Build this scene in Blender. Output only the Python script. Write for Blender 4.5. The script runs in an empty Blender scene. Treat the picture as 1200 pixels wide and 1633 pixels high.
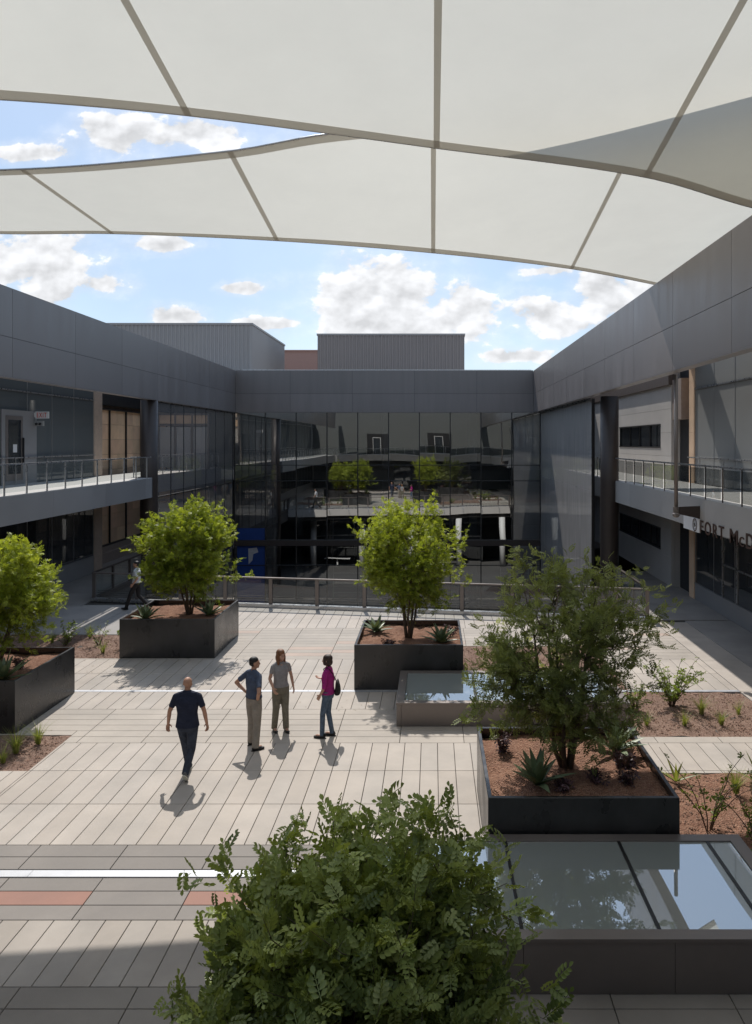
import bpy, bmesh, math, random
import numpy as np
from mathutils import Vector, Matrix

random.seed(7)
RNG = np.random.default_rng(7)
scene = bpy.context.scene
COL = scene.collection
PI = math.pi

# ------------------------------------------------------------------ helpers
class MB:
    """collects vertices / faces / tints (world coordinates)"""
    def __init__(s):
        s.v = []; s.f = []; s.c = []
    def add(s, vs, fs, c=1.0):
        b = len(s.v)
        s.v.extend([tuple(p) for p in vs]); s.f.extend([tuple(b + i for i in f) for f in fs])
        if isinstance(c, (int, float)): c = (c, c, c, 1)
        s.c.extend([c] * len(vs)); return s
    def box(s, x0, x1, y0, y1, z0, z1, c=1.0):
        if x0 > x1: x0, x1 = x1, x0
        if y0 > y1: y0, y1 = y1, y0
        if z0 > z1: z0, z1 = z1, z0
        v = [(x0,y0,z0),(x1,y0,z0),(x1,y1,z0),(x0,y1,z0),(x0,y0,z1),(x1,y0,z1),(x1,y1,z1),(x0,y1,z1)]
        return s.add(v, [(0,3,2,1),(4,5,6,7),(0,1,5,4),(1,2,6,5),(2,3,7,6),(3,0,4,7)], c)
    def bar(s, a, b, w, h=None, c=1.0, up=(0,0,1)):
        a = Vector(a); b = Vector(b); h = h or w
        d = (b - a).normalized(); u = Vector(up)
        if abs(d.dot(u)) > .98: u = Vector((0,1,0))
        x = d.cross(u).normalized(); z = x.cross(d).normalized()
        vs = []
        for p in (a, b):
            for sx, sz in ((-1,-1),(1,-1),(1,1),(-1,1)):
                vs.append(p + x*sx*w/2 + z*sz*h/2)
        return s.add(vs, [(0,3,2,1),(4,5,6,7),(0,1,5,4),(1,2,6,5),(2,3,7,6),(3,0,4,7)], c)
    def tube(s, pts, radii, n=8, c=1.0, cap=True):
        pts = [Vector(p) for p in pts]
        if isinstance(radii, (int, float)): radii = [radii]*len(pts)
        vs = []; fs = []
        px = None
        for i, p in enumerate(pts):
            d = (pts[min(i+1, len(pts)-1)] - pts[max(i-1, 0)])
            d = d.normalized() if d.length > 1e-9 else Vector((0,0,1))
            if px is None:
                u = Vector((0,0,1)) if abs(d.z) < .9 else Vector((0,1,0))
                px = d.cross(u).normalized()
            else:
                px = (px - d*px.dot(d)).normalized()
            py = d.cross(px)
            for k in range(n):
                a = 2*PI*k/n
                vs.append(p + (px*math.cos(a) + py*math.sin(a))*radii[i])
        for i in range(len(pts)-1):
            for k in range(n):
                fs.append((i*n+k, i*n+(k+1)%n, (i+1)*n+(k+1)%n, (i+1)*n+k))
        if cap:
            fs.append(tuple(range(n))[::-1]); fs.append(tuple((len(pts)-1)*n+k for k in range(n)))
        return s.add(vs, fs, c)
    def ellipsoid(s, c, r, nu=14, nv=10, col=1.0, rot=None):
        vs = []; fs = []
        c = Vector(c)
        for j in range(nv+1):
            t = PI*j/nv
            for i in range(nu):
                a = 2*PI*i/nu
                p = Vector((r[0]*math.sin(t)*math.cos(a), r[1]*math.sin(t)*math.sin(a), r[2]*math.cos(t)))
                if rot is not None: p = rot @ p
                vs.append(c + p)
        for j in range(nv):
            for i in range(nu):
                fs.append((j*nu+i, (j+1)*nu+i, (j+1)*nu+(i+1)%nu, j*nu+(i+1)%nu))
        return s.add(vs, fs, col)
    def loft(s, rings, n=20, c=1.0, p=2.4):
        """rings: (cx,cy,cz, half width x, half depth y[, yaw])"""
        vs = []; fs = []
        for r in rings:
            cx, cy, cz, a, b = r[:5]; yaw = r[5] if len(r) > 5 else 0
            for k in range(n):
                t = 2*PI*k/n
                x = a*math.copysign(abs(math.cos(t))**(2/p), math.cos(t)); y = b*math.copysign(abs(math.sin(t))**(2/p), math.sin(t))
                vs.append((cx + x*math.cos(yaw) - y*math.sin(yaw), cy + x*math.sin(yaw) + y*math.cos(yaw), cz))
        for i in range(len(rings)-1):
            for k in range(n):
                fs.append((i*n+k, i*n+(k+1)%n, (i+1)*n+(k+1)%n, (i+1)*n+k))
        fs.append(tuple(range(n))[::-1]); fs.append(tuple((len(rings)-1)*n+k for k in range(n)))
        return s.add(vs, fs, c)

def mesh_from(name, v, f, c=None, mat=None, off=(0,0,0), smooth=False):
    me = bpy.data.meshes.new(name)
    v = np.asarray(v, dtype=np.float64).reshape(-1, 3) - np.array(off)
    me.from_pydata(v.tolist() if len(v) < 3000 else v, [], f)
    if c is not None:
        at = me.color_attributes.new("tint", 'FLOAT_COLOR', 'POINT')
        at.data.foreach_set("color", np.asarray(c, dtype=np.float32).ravel())
    if mat: me.materials.append(mat)
    if smooth: me.polygons.foreach_set("use_smooth", [True]*len(me.polygons))
    me.update()
    return me

def tag(o, label=None, cat=None, group=None, kind=None):
    if label: o["label"] = label
    if cat: o["category"] = cat
    if group: o["group"] = group
    if kind: o["kind"] = kind
    return o

def thing(name, label, cat, loc=(0,0,0), group=None):
    o = bpy.data.objects.new(name, None); COL.objects.link(o); o.location = loc
    o.empty_display_size = .2
    return tag(o, label, cat, group)

def wloc(o):
    v = Vector((0,0,0))
    while o is not None:
        v += o.location; o = o.parent
    return v

def part(name, mb, mat, parent, smooth=False, label=None):
    """mb in world coordinates -> child mesh of parent"""
    off = wloc(parent) if parent else Vector((0,0,0))
    me = mesh_from(name, mb.v, mb.f, mb.c, mat, off, smooth)
    o = bpy.data.objects.new(name, me); COL.objects.link(o)
    if parent: o.parent = parent
    if label: o["label"] = label
    return o

def struct(name, mb, mat, smooth=False):
    o = part(name, mb, mat, None, smooth); o["kind"] = "structure"; return o

def single(name, mb, mat, label, cat, loc, group=None, smooth=False):
    me = mesh_from(name, mb.v, mb.f, mb.c, mat, loc, smooth)
    o = bpy.data.objects.new(name, me); COL.objects.link(o); o.location = loc
    return tag(o, label, cat, group)

def copy_thing(root, loc, label=None, rz=None):
    def rec(o, parent):
        c = o.copy(); COL.objects.link(c)
        if parent: c.parent = parent
        for ch in list(o.children): rec(ch, c)
        return c
    r = rec(root, None); r.location = loc
    if rz is not None: r.rotation_euler = (0,0,rz)
    if label: r["label"] = label
    return r

# ------------------------------------------------------------------ materials
def new_mat(name):
    m = bpy.data.materials.new(name); m.use_nodes = True
    nt = m.node_tree; nt.nodes.clear()
    out = nt.nodes.new('ShaderNodeOutputMaterial')
    return m, nt, out

def N(nt, typ, **kw):
    n = nt.nodes.new(typ)
    for k, v in kw.items():
        if k == 'ins':
            for a, b in v.items(): n.inputs[a].default_value = b
        else: setattr(n, k, v)
    return n

def mat_surface(name, col, rough=.6, metal=0, spec=.5, var=.12, nscale=6, bump=.0, bscale=60, tint=False, rvar=.08, stretch=None, coord='Object', sheen=0, fine=0):
    m, nt, out = new_mat(name)
    L = nt.links.new
    b = N(nt, 'ShaderNodeBsdfPrincipled'); L(b.outputs[0], out.inputs[0])
    b.inputs['Metallic'].default_value = metal; b.inputs['Specular IOR Level'].default_value = spec
    tc = N(nt, 'ShaderNodeTexCoord'); mp = N(nt, 'ShaderNodeMapping')
    L(tc.outputs[coord], mp.inputs[0])
    if stretch: mp.inputs['Scale'].default_value = stretch
    n1 = N(nt, 'ShaderNodeTexNoise', ins={'Scale': nscale, 'Detail': 6, 'Roughness': .6}); L(mp.outputs[0], n1.inputs['Vector'])
    mr = N(nt, 'ShaderNodeMapRange', ins={'From Min': .3, 'From Max': .7, 'To Min': 1-var, 'To Max': 1+var}); L(n1.outputs['Fac'], mr.inputs[0])
    fac = mr.outputs[0]
    if fine:
        n3 = N(nt, 'ShaderNodeTexNoise', ins={'Scale': 140, 'Detail': 2}); L(tc.outputs[coord], n3.inputs['Vector'])
        m3 = N(nt, 'ShaderNodeMapRange', ins={'From Min': .3, 'From Max': .7, 'To Min': 1-fine, 'To Max': 1+fine}); L(n3.outputs['Fac'], m3.inputs[0])
        mm = N(nt, 'ShaderNodeMath', operation='MULTIPLY'); L(fac, mm.inputs[0]); L(m3.outputs[0], mm.inputs[1]); fac = mm.outputs[0]
    base = N(nt, 'ShaderNodeVectorMath', operation='SCALE'); base.inputs[0].default_value = col; L(fac, base.inputs['Scale'])
    o = base.outputs[0]
    if tint:
        at = N(nt, 'ShaderNodeAttribute', attribute_name='tint')
        mu = N(nt, 'ShaderNodeVectorMath', operation='MULTIPLY'); L(o, mu.inputs[0]); L(at.outputs['Color'], mu.inputs[1]); o = mu.outputs[0]
    L(o, b.inputs['Base Color'])
    r = N(nt, 'ShaderNodeMapRange', ins={'From Min': .3, 'From Max': .7, 'To Min': max(.02, rough-rvar), 'To Max': min(1, rough+rvar)}); L(n1.outputs['Fac'], r.inputs[0]); L(r.outputs[0], b.inputs['Roughness'])
    if bump:
        n2 = N(nt, 'ShaderNodeTexNoise', ins={'Scale': bscale, 'Detail': 4}); L(tc.outputs[coord], n2.inputs['Vector'])
        bp = N(nt, 'ShaderNodeBump', ins={'Strength': bump, 'Distance': .05 if bscale < 20 else .01}); L(n2.outputs['Fac'], bp.inputs['Height']); L(bp.outputs[0], b.inputs['Normal'])
    if sheen: b.inputs['Sheen Weight'].default_value = sheen
    return m

def mat_glass(name, refl=.3, body=(.02,.022,.024), trans=.0, tcol=(.5,.52,.52), wave=.0, wscale=.6, rough=.0, gcol=(.95,.97,.97), edge=.55, streak=False):
    """pane: mirror part + see-through part + dark body, gently warped"""
    m, nt, out = new_mat(name); L = nt.links.new
    gl = N(nt, 'ShaderNodeBsdfGlossy', ins={'Roughness': rough, 'Color': (*gcol, 1)})
    df = N(nt, 'ShaderNodeBsdfDiffuse', ins={'Color': (*body, 1)})
    tr = N(nt, 'ShaderNodeBsdfTransparent', ins={'Color': (*tcol, 1)})
    m1 = N(nt, 'ShaderNodeMixShader', ins={0: trans}); L(df.outputs[0], m1.inputs[1]); L(tr.outputs[0], m1.inputs[2])
    fr = N(nt, 'ShaderNodeLayerWeight', ins={'Blend': .35})
    mr = N(nt, 'ShaderNodeMapRange', ins={'From Min': 0, 'From Max': 1, 'To Min': refl, 'To Max': min(1, refl+edge)}); L(fr.outputs['Fresnel'], mr.inputs[0])
    m2 = N(nt, 'ShaderNodeMixShader'); L(mr.outputs[0], m2.inputs[0]); L(m1.outputs[0], m2.inputs[1]); L(gl.outputs[0], m2.inputs[2])
    L(m2.outputs[0], out.inputs[0])
    if streak:
        tc2 = N(nt, 'ShaderNodeTexCoord'); mp2 = N(nt, 'ShaderNodeMapping'); mp2.inputs['Scale'].default_value = (1, 9, .25); L(tc2.outputs['Object'], mp2.inputs[0])
        ns = N(nt, 'ShaderNodeTexNoise', ins={'Scale': 1.6, 'Detail': 4}); L(mp2.outputs[0], ns.inputs['Vector'])
        ms_ = N(nt, 'ShaderNodeMapRange', ins={'From Min': .3, 'From Max': .7, 'To Min': .72, 'To Max': 1.15}); L(ns.outputs['Fac'], ms_.inputs[0])
        sv = N(nt, 'ShaderNodeVectorMath', operation='SCALE'); sv.inputs[0].default_value = body; L(ms_.outputs[0], sv.inputs['Scale']); L(sv.outputs[0], df.inputs['Color'])
    if wave:
        tc = N(nt, 'ShaderNodeTexCoord'); oi = N(nt, 'ShaderNodeObjectInfo')
        ad = N(nt, 'ShaderNodeVectorMath', operation='ADD'); L(tc.outputs['Object'], ad.inputs[0])
        sc = N(nt, 'ShaderNodeMath', operation='MULTIPLY', ins={1: 50}); L(oi.outputs['Random'], sc.inputs[0]); L(sc.outputs[0], ad.inputs[1])
        no = N(nt, 'ShaderNodeTexNoise', ins={'Scale': wscale, 'Detail': 0}); L(ad.outputs[0], no.inputs['Vector'])
        bp = N(nt, 'ShaderNodeBump', ins={'Strength': 1, 'Distance': wave}); L(no.outputs['Fac'], bp.inputs['Height']); L(bp.outputs[0], gl.inputs['Normal'])
    return m

def mat_leaf(name, c1, c2, trans=.35, spec=.4, tcol=None):
    m, nt, out = new_mat(name); L = nt.links.new
    at = N(nt, 'ShaderNodeAttribute', attribute_name='tint')
    sp = N(nt, 'ShaderNodeSeparateColor'); L(at.outputs['Color'], sp.inputs[0])
    mx = N(nt, 'ShaderNodeMix', data_type='RGBA'); mx.inputs[6].default_value = (*c1, 1); mx.inputs[7].default_value = (*c2, 1); L(sp.outputs[0], mx.inputs[0])
    hs = N(nt, 'ShaderNodeVectorMath', operation='SCALE'); L(mx.outputs[2], hs.inputs[0]); L(sp.outputs[1], hs.inputs['Scale'])
    b = N(nt, 'ShaderNodeBsdfPrincipled', ins={'Roughness': .42, 'Specular IOR Level': spec}); L(hs.outputs[0], b.inputs['Base Color'])
    t = N(nt, 'ShaderNodeBsdfTranslucent')
    ts = N(nt, 'ShaderNodeVectorMath', operation='MULTIPLY'); L(hs.outputs[0], ts.inputs[0]); ts.inputs[1].default_value = tcol or (1.5, 1.5, .7); L(ts.outputs[0], t.inputs[0])
    ms = N(nt, 'ShaderNodeMixShader', ins={0: trans}); L(b.outputs[0], ms.inputs[1]); L(t.outputs[0], ms.inputs[2]); L(ms.outputs[0], out.inputs[0])
    return m

def mat_fabric(name, col, trans=.5, weave=True):
    m, nt, out = new_mat(name); L = nt.links.new
    tc = N(nt, 'ShaderNodeTexCoord')
    n = N(nt, 'ShaderNodeTexNoise', ins={'Scale': .7, 'Detail': 5, 'Roughness': .65}); L(tc.outputs['Object'], n.inputs['Vector'])
    mr = N(nt, 'ShaderNodeMapRange', ins={'From Min': .3, 'From Max': .7, 'To Min': .97, 'To Max': 1.02}); L(n.outputs['Fac'], mr.inputs[0])
    s = N(nt, 'ShaderNodeVectorMath', operation='SCALE'); s.inputs[0].default_value = col; L(mr.outputs[0], s.inputs['Scale'])
    d = N(nt, 'ShaderNodeBsdfDiffuse'); t = N(nt, 'ShaderNodeBsdfTranslucent'); L(s.outputs[0], d.inputs[0]); L(s.outputs[0], t.inputs[0])
    ms = N(nt, 'ShaderNodeMixShader', ins={0: trans}); L(d.outputs[0], ms.inputs[1]); L(t.outputs[0], ms.inputs[2]); L(ms.outputs[0], out.inputs[0])
    return m

def mat_soil(name, c1, c2, c3):
    m, nt, out = new_mat(name); L = nt.links.new
    b = N(nt, 'ShaderNodeBsdfPrincipled', ins={'Roughness': .95, 'Specular IOR Level': .1}); L(b.outputs[0], out.inputs[0])
    tc = N(nt, 'ShaderNodeTexCoord')
    v = N(nt, 'ShaderNodeTexVoronoi', ins={'Scale': 38}); L(tc.outputs['Object'], v.inputs['Vector'])
    n = N(nt, 'ShaderNodeTexNoise', ins={'Scale': 3, 'Detail': 8, 'Roughness': .7}); L(tc.outputs['Object'], n.inputs['Vector'])
    sp = N(nt, 'ShaderNodeSeparateColor'); L(v.outputs['Color'], sp.inputs[0])
    m1 = N(nt, 'ShaderNodeMix', data_type='RGBA'); m1.inputs[6].default_value = (*c1, 1); m1.inputs[7].default_value = (*c2, 1); L(sp.outputs[0], m1.inputs[0])
    m2 = N(nt, 'ShaderNodeMix', data_type='RGBA'); L(m1.outputs[2], m2.inputs[6]); m2.inputs[7].default_value = (*c3, 1)
    mr = N(nt, 'ShaderNodeMapRange', ins={'From Min': .4, 'From Max': .7, 'To Min': 0, 'To Max': .7}); L(n.outputs['Fac'], mr.inputs[0]); L(mr.outputs[0], m2.inputs[0])
    L(m2.outputs[2], b.inputs['Base Color'])
    bp = N(nt, 'ShaderNodeBump', ins={'Strength': 1, 'Distance': .03}); L(v.outputs['Distance'], bp.inputs['Height']); L(bp.outputs[0], b.inputs['Normal'])
    return m

M = {}
M['paver'] = mat_surface('paver_stone', (.462,.412,.365), rough=.75, var=.15, nscale=.9, bump=.25, bscale=120, tint=True, fine=.07, spec=.3)
M['joint'] = mat_surface('joint_substrate', (.10,.092,.085), rough=.95, spec=.1)  # dark slab under the tiles, visible in the open joints
M['concrete'] = mat_surface('walk_concrete', (.36,.335,.315), rough=.85, var=.13, nscale=.9, bump=.2, bscale=90, fine=.06, spec=.25, tint=True)
M['strip'] = mat_surface('steel_strip', (.44,.45,.48), rough=.5, metal=.3, var=.05)
M['panel'] = mat_surface('grey_metal_panel', (.215,.188,.178), rough=.40, metal=.08, var=.09, nscale=1.6, tint=True, rvar=.08, stretch=(1,1,.12))
M['panel_dark'] = mat_surface('dark_joint', (.03,.03,.032), rough=.7)
M['bronze'] = mat_surface('dark_bronze_metal', (.06,.046,.04), rough=.42, metal=.25, var=.08)
M['bronze_light'] = mat_surface('bronze_curb', (.225,.195,.18), rough=.45, metal=.45, var=.08, nscale=1.5)
M['black_metal'] = mat_surface('blackened_steel', (.06,.059,.06), rough=.31, metal=.55, var=.35, nscale=1.6, rvar=.12, stretch=(1,1,.6))
M['mullion'] = mat_surface('mullion_metal', (.028,.027,.028), rough=.4, metal=.3)
M['steel'] = mat_surface('brushed_steel', (.5,.5,.51), rough=.3, metal=.8, var=.05)
M['fascia'] = mat_surface('slab_fascia', (.29,.285,.285), rough=.5, metal=.1, var=.06, nscale=.7, tint=True)
M['fascia_lt'] = mat_surface('slab_fascia_stone', (.40,.385,.365), rough=.6, var=.06, nscale=.7, tint=True)
M['floor'] = mat_surface('walk_floor', (.50,.48,.455), rough=.7, var=.06)
M['sandstone'] = mat_surface('sandstone', (.86,.60,.40), rough=.85, var=.14, nscale=1.1, bump=.2, bscale=50, tint=True)
M['stone'] = mat_surface('grey_stone', (.58,.55,.52), rough=.8, var=.06, nscale=.8, tint=True)
M['plinth'] = mat_surface('plinth_stone', (.36,.29,.25), rough=.8, var=.1)
M['brown_panel'] = mat_surface('brown_panel', (.12,.095,.085), rough=.5, var=.08)
M['wall_grey'] = mat_surface('grey_wall', (.36,.355,.345), rough=.7, var=.06, nscale=.6)
M['dark'] = mat_surface('recess_shade', (.035,.035,.038), rough=.8)
M['white'] = mat_surface('white_paint', (.75,.75,.74), rough=.5, var=.03)
M['red'] = mat_surface('red_paint', (.6,.05,.03), rough=.5)
M['letter'] = mat_surface('brown_letter', (.085,.05,.038), rough=.5, metal=.2)
M['blue'] = mat_surface('blue_banner', (.02,.052,.20), rough=.5, var=.1, spec=.3)
M['pale'] = mat_surface('pale_print', (.45,.42,.42), rough=.6)
M['salmon'] = mat_surface('salmon_stucco', (.42,.26,.22), rough=.85, var=.05)
M['corr'] = mat_surface('corrugated_metal', (.36,.335,.325), rough=.5, metal=.25, var=.05, nscale=.4)
M['corr_brown'] = mat_surface('corrugated_brown_metal', (.29,.25,.235), rough=.5, metal=.25, var=.05, nscale=.4)
M['ground'] = mat_surface('desert_ground', (.30,.25,.20), rough=.95, var=.2, nscale=.05)
M['terrace'] = mat_surface('terrace_concrete', (.10,.098,.095), rough=.8, var=.1, nscale=.5)
M['soil'] = mat_soil('red_gravel', (.25,.125,.082), (.42,.25,.175), (.18,.10,.075))
M['soil2'] = mat_soil('brown_gravel', (.25,.155,.12), (.40,.28,.22), (.19,.12,.095))
M['sail'] = mat_fabric('sail_fabric', (.82,.80,.72), .46)
M['hem'] = mat_fabric('sail_hem', (.72,.685,.62), .34)
M['facade_glass'] = mat_glass('facade_glass', refl=.44, body=(.006,.007,.008), trans=.75, tcol=(.46,.48,.49), wave=.007, wscale=.42)
M['side_glass'] = mat_glass('side_glass', refl=.08, body=(.30,.285,.28), trans=.66, tcol=(.95,.92,.9), wave=.002, wscale=.4, edge=.22)
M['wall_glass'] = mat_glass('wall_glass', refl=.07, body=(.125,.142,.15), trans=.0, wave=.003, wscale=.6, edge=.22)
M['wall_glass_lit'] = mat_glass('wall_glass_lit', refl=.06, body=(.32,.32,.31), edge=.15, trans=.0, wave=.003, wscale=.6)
M['low_glass'] = mat_glass('low_glass', refl=.16, body=(.035,.04,.046), trans=.0, wave=.006, wscale=.5, edge=.35)
M['frit'] = mat_glass('frit_glass', refl=.07, body=(.54,.515,.495), trans=.40, tcol=(.75,.75,.75), wave=.002, edge=.16, streak=True)
M['rail_glass'] = mat_glass('rail_glass', refl=.05, body=(.3,.32,.32), trans=.93, tcol=(.86,.89,.88), wave=0)
M['roof_glass'] = mat_glass('roof_glass', edge=.85, refl=.40, body=(.36,.39,.37), trans=.0, wave=.003, wscale=.7)
M['bark'] = mat_surface('bark', (.15,.115,.085), rough=.9, var=.3, nscale=12, bump=.6, bscale=60)
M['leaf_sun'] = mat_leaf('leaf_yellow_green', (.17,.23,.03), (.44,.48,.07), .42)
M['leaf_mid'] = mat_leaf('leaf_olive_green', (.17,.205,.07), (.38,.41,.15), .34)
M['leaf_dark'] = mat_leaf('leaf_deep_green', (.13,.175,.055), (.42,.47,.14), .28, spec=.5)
M['agave'] = mat_leaf('agave_leaf', (.13,.18,.10), (.24,.29,.17), .1)
M['grass'] = mat_leaf('grass_blade', (.16,.23,.04), (.36,.36,.12), .35)
M['weed'] = mat_leaf('weed_leaf', (.12,.18,.03), (.26,.33,.06), .35)
M['purple'] = mat_leaf('purple_leaf', (.05,.025,.035), (.14,.075,.09), .1)
M['skin'] = mat_surface('skin', (.46,.255,.175), rough=.5, var=.06, nscale=20, spec=.35)
M['skin_f'] = mat_surface('skin_fair', (.52,.31,.225), rough=.5, var=.06, nscale=20, spec=.35)
M['navy'] = mat_surface('navy_cotton', (.030,.036,.062), rough=.9, var=.15, nscale=9, bump=.9, bscale=14, spec=.15)
M['bluegrey'] = mat_surface('bluegrey_cotton', (.085,.108,.165), rough=.9, var=.15, nscale=9, bump=.9, bscale=14, spec=.15)
M['greytee'] = mat_surface('grey_cotton', (.30,.295,.30), rough=.9, var=.12, nscale=9, bump=.9, bscale=14, spec=.15)
M['magenta'] = mat_surface('magenta_knit', (.37,.03,.21), rough=.85, var=.12, nscale=9, bump=.9, bscale=14, spec=.15)
M['whiteshirt'] = mat_surface('white_cotton', (.62,.62,.63), rough=.85, var=.06, nscale=9, bump=.9, bscale=14)
M['denim_dk'] = mat_surface('dark_denim', (.05,.06,.085), rough=.9, var=.25, nscale=8, bump=.9, bscale=16, spec=.15)
M['denim'] = mat_surface('blue_denim', (.10,.14,.20), rough=.9, var=.3, nscale=8, bump=.9, bscale=16, spec=.15)
M['khaki'] = mat_surface('khaki_cotton', (.30,.27,.235), rough=.9, var=.15, nscale=8, bump=.9, bscale=16, spec=.15)
M['olive'] = mat_surface('olive_cotton', (.21,.195,.155), rough=.9, var=.15, nscale=8, bump=.9, bscale=16, spec=.15)
M['black_cloth'] = mat_surface('black_cloth', (.016,.013,.014), rough=.85, var=.2, nscale=8)
M['shoe'] = mat_surface('black_leather', (.012,.012,.013), rough=.4)
M['shoe_grey'] = mat_surface('grey_trainer', (.12,.12,.125), rough=.7)
M['sole'] = mat_surface('pale_sole', (.55,.56,.50), rough=.7)
M['hair_black'] = mat_surface('black_hair', (.012,.010,.010), rough=.5, bump=.6, bscale=90)
M['hair_auburn'] = mat_surface('auburn_hair', (.20,.085,.035), rough=.45, var=.3, nscale=30, bump=.8, bscale=90)
M['hair_brown'] = mat_surface('dark_brown_hair', (.04,.022,.016), rough=.45, var=.3, nscale=30, bump=.8, bscale=90)

# ------------------------------------------------------------------ camera, sun, sky
cam_d = bpy.data.cameras.new('camera'); cam = bpy.data.objects.new('camera', cam_d); COL.objects.link(cam)
cam.location = (0, 0, 6.0); cam.rotation_euler = (math.radians(90), 0, 0)
cam_d.sensor_fit = 'HORIZONTAL'; cam_d.sensor_width = 36; cam_d.lens = 36*1230/1200
cam_d.shift_x = -90/1200; cam_d.shift_y = -110.5/1200
cam_d.clip_end = 5000; cam_d.clip_start = .05
scene.camera = cam

SUN_EL = math.radians(50); SUN_AZ = math.radians(-12)      # azimuth from +Y towards +X
sv = Vector((math.sin(SUN_AZ)*math.cos(SUN_EL), math.cos(SUN_AZ)*math.cos(SUN_EL), math.sin(SUN_EL)))
sd = bpy.data.lights.new('sun', 'SUN'); sd.energy = 3.9; sd.angle = math.radians(.5); sd.color = (1, .955, .89)
so = bpy.data.objects.new('sun', sd); COL.objects.link(so); so.location = (0, 0, 60)
so.rotation_euler = sv.to_track_quat('Z', 'Y').to_euler()

w = bpy.data.worlds.new("World"); scene.world = w; w.use_nodes = True
nt = w.node_tree; nt.nodes.clear(); L = nt.links.new
wo = N(nt, 'ShaderNodeOutputWorld'); bg = N(nt, 'ShaderNodeBackground', ins={'Strength': .15}); L(bg.outputs[0], wo.inputs[0])
sky = N(nt, 'ShaderNodeTexSky', sky_type='NISHITA'); sky.sun_disc = False
sky.sun_elevation = SUN_EL; sky.sun_rotation = SUN_AZ; sky.altitude = 400; sky.air_density = 1.0; sky.dust_density = 1.2; sky.ozone_density = 1.5
tc = N(nt, 'ShaderNodeTexCoord')
sx = N(nt, 'ShaderNodeSeparateXYZ'); L(tc.outputs['Generated'], sx.inputs[0])
def MATH(op, a, b=None, c=None, clamp=False):
    n = N(nt, 'ShaderNodeMath', operation=op); n.use_clamp = clamp
    for i, x in enumerate((a, b, c)):
        if x is None: continue
        if isinstance(x, (int, float)): n.inputs[i].default_value = x
        else: L(x, n.inputs[i])
    return n.outputs[0]
ay = MATH('MAXIMUM', MATH('ABSOLUTE', sx.outputs[1]), .05)
u = MATH('DIVIDE', sx.outputs[0], ay); v = MATH('DIVIDE', sx.outputs[2], ay)
uv = N(nt, 'ShaderNodeCombineXYZ'); L(u, uv.inputs[0]); L(v, uv.inputs[1]); L(MATH('MULTIPLY', MATH('SIGN', sx.outputs[1]), 1.0), uv.inputs[2])
# banks of cumulus: centre and half size as tangents of azimuth and elevation
BANKS = [(-.115,.185,.07,.065),(-.045,.19,.07,.075),(.03,.165,.075,.055),(-.07,.15,.13,.035),(.16,.165,.07,.035),(.235,.19,.075,.045),
         (-.52,.24,.10,.05),(-.50,.20,.05,.035),(-.43,.205,.04,.018),(-.35,.258,.06,.014),(-.335,.162,.05,.016),(-.25,.20,.028,.009),
         (-.405,.40,.075,.035),(-.29,.40,.09,.024),(-.53,.375,.07,.016),(.11,.112,.07,.014),(.14,.222,.05,.012),(-.20,.155,.06,.01)]
best = None
for cx, cy, rx, ry in BANKS:
    d = N(nt, 'ShaderNodeVectorMath', operation='SUBTRACT'); L(uv.outputs[0], d.inputs[0]); d.inputs[1].default_value = (cx, cy, 1)
    q = N(nt, 'ShaderNodeVectorMath', operation='MULTIPLY'); L(d.outputs[0], q.inputs[0]); q.inputs[1].default_value = (1/rx, 1/ry, 9)
    l = N(nt, 'ShaderNodeVectorMath', operation='LENGTH'); L(q.outputs[0], l.inputs[0])
    s1 = MATH('SUBTRACT', 1.0, l.outputs['Value'])
    best = s1 if best is None else MATH('SMOOTH_MAX', best, s1, .25)
st = N(nt, 'ShaderNodeVectorMath', operation='MULTIPLY'); L(uv.outputs[0], st.inputs[0]); st.inputs[1].default_value = (1, 1.35, 3)
def fbm(dv, det):
    q = N(nt, 'ShaderNodeVectorMath', operation='ADD'); L(st.outputs[0], q.inputs[0]); q.inputs[1].default_value = (dv[0], dv[1], 0)
    big = N(nt, 'ShaderNodeTexNoise', ins={'Scale': 15, 'Detail': det, 'Roughness': .58}); L(q.outputs[0], big.inputs['Vector'])
    return MATH('MULTIPLY', MATH('SUBTRACT', big.outputs['Fac'], .5), 4.2)
n2 = N(nt, 'ShaderNodeTexNoise', ins={'Scale': 3.1, 'Detail': 4, 'Roughness': .6}); L(tc.outputs['Generated'], n2.inputs['Vector'])
f0 = fbm((0,0), 6); f1 = fbm((-.006,.016), 3)
bank = MATH('MULTIPLY_ADD', MATH('MAXIMUM', best, -1.0), 1.5, -.24)
dens = MATH('ADD', bank, f0); dens1 = MATH('ADD', bank, f1)
msk = N(nt, 'ShaderNodeMapRange', interpolation_type='SMOOTHSTEP', ins={'From Min': -.04, 'From Max': .34}); L(dens, msk.inputs[0])
gen = N(nt, 'ShaderNodeMapRange', interpolation_type='SMOOTHSTEP', ins={'From Min': .55, 'From Max': .66, 'To Max': .9}); L(n2.outputs['Fac'], gen.inputs[0])
away = N(nt, 'ShaderNodeMapRange', ins={'From Min': .45, 'From Max': .8}); L(v, away.inputs[0])
back = MATH('LESS_THAN', sx.outputs[1], 0.0)
gm = MATH('MULTIPLY', gen.outputs[0], MATH('MAXIMUM', away.outputs[0], back))
wisp = N(nt, 'ShaderNodeMapRange', interpolation_type='SMOOTHSTEP', ins={'From Min': -1.1, 'From Max': .5, 'To Max': .28}); L(dens, wisp.inputs[0])
hz = N(nt, 'ShaderNodeMapRange', ins={'From Min': -.02, 'From Max': .02}); L(sx.outputs[2], hz.inputs[0])
mask = MATH('MULTIPLY', MATH('MAXIMUM', MATH('MAXIMUM', msk.outputs[0], wisp.outputs[0]), gm), hz.outputs[0])
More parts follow.
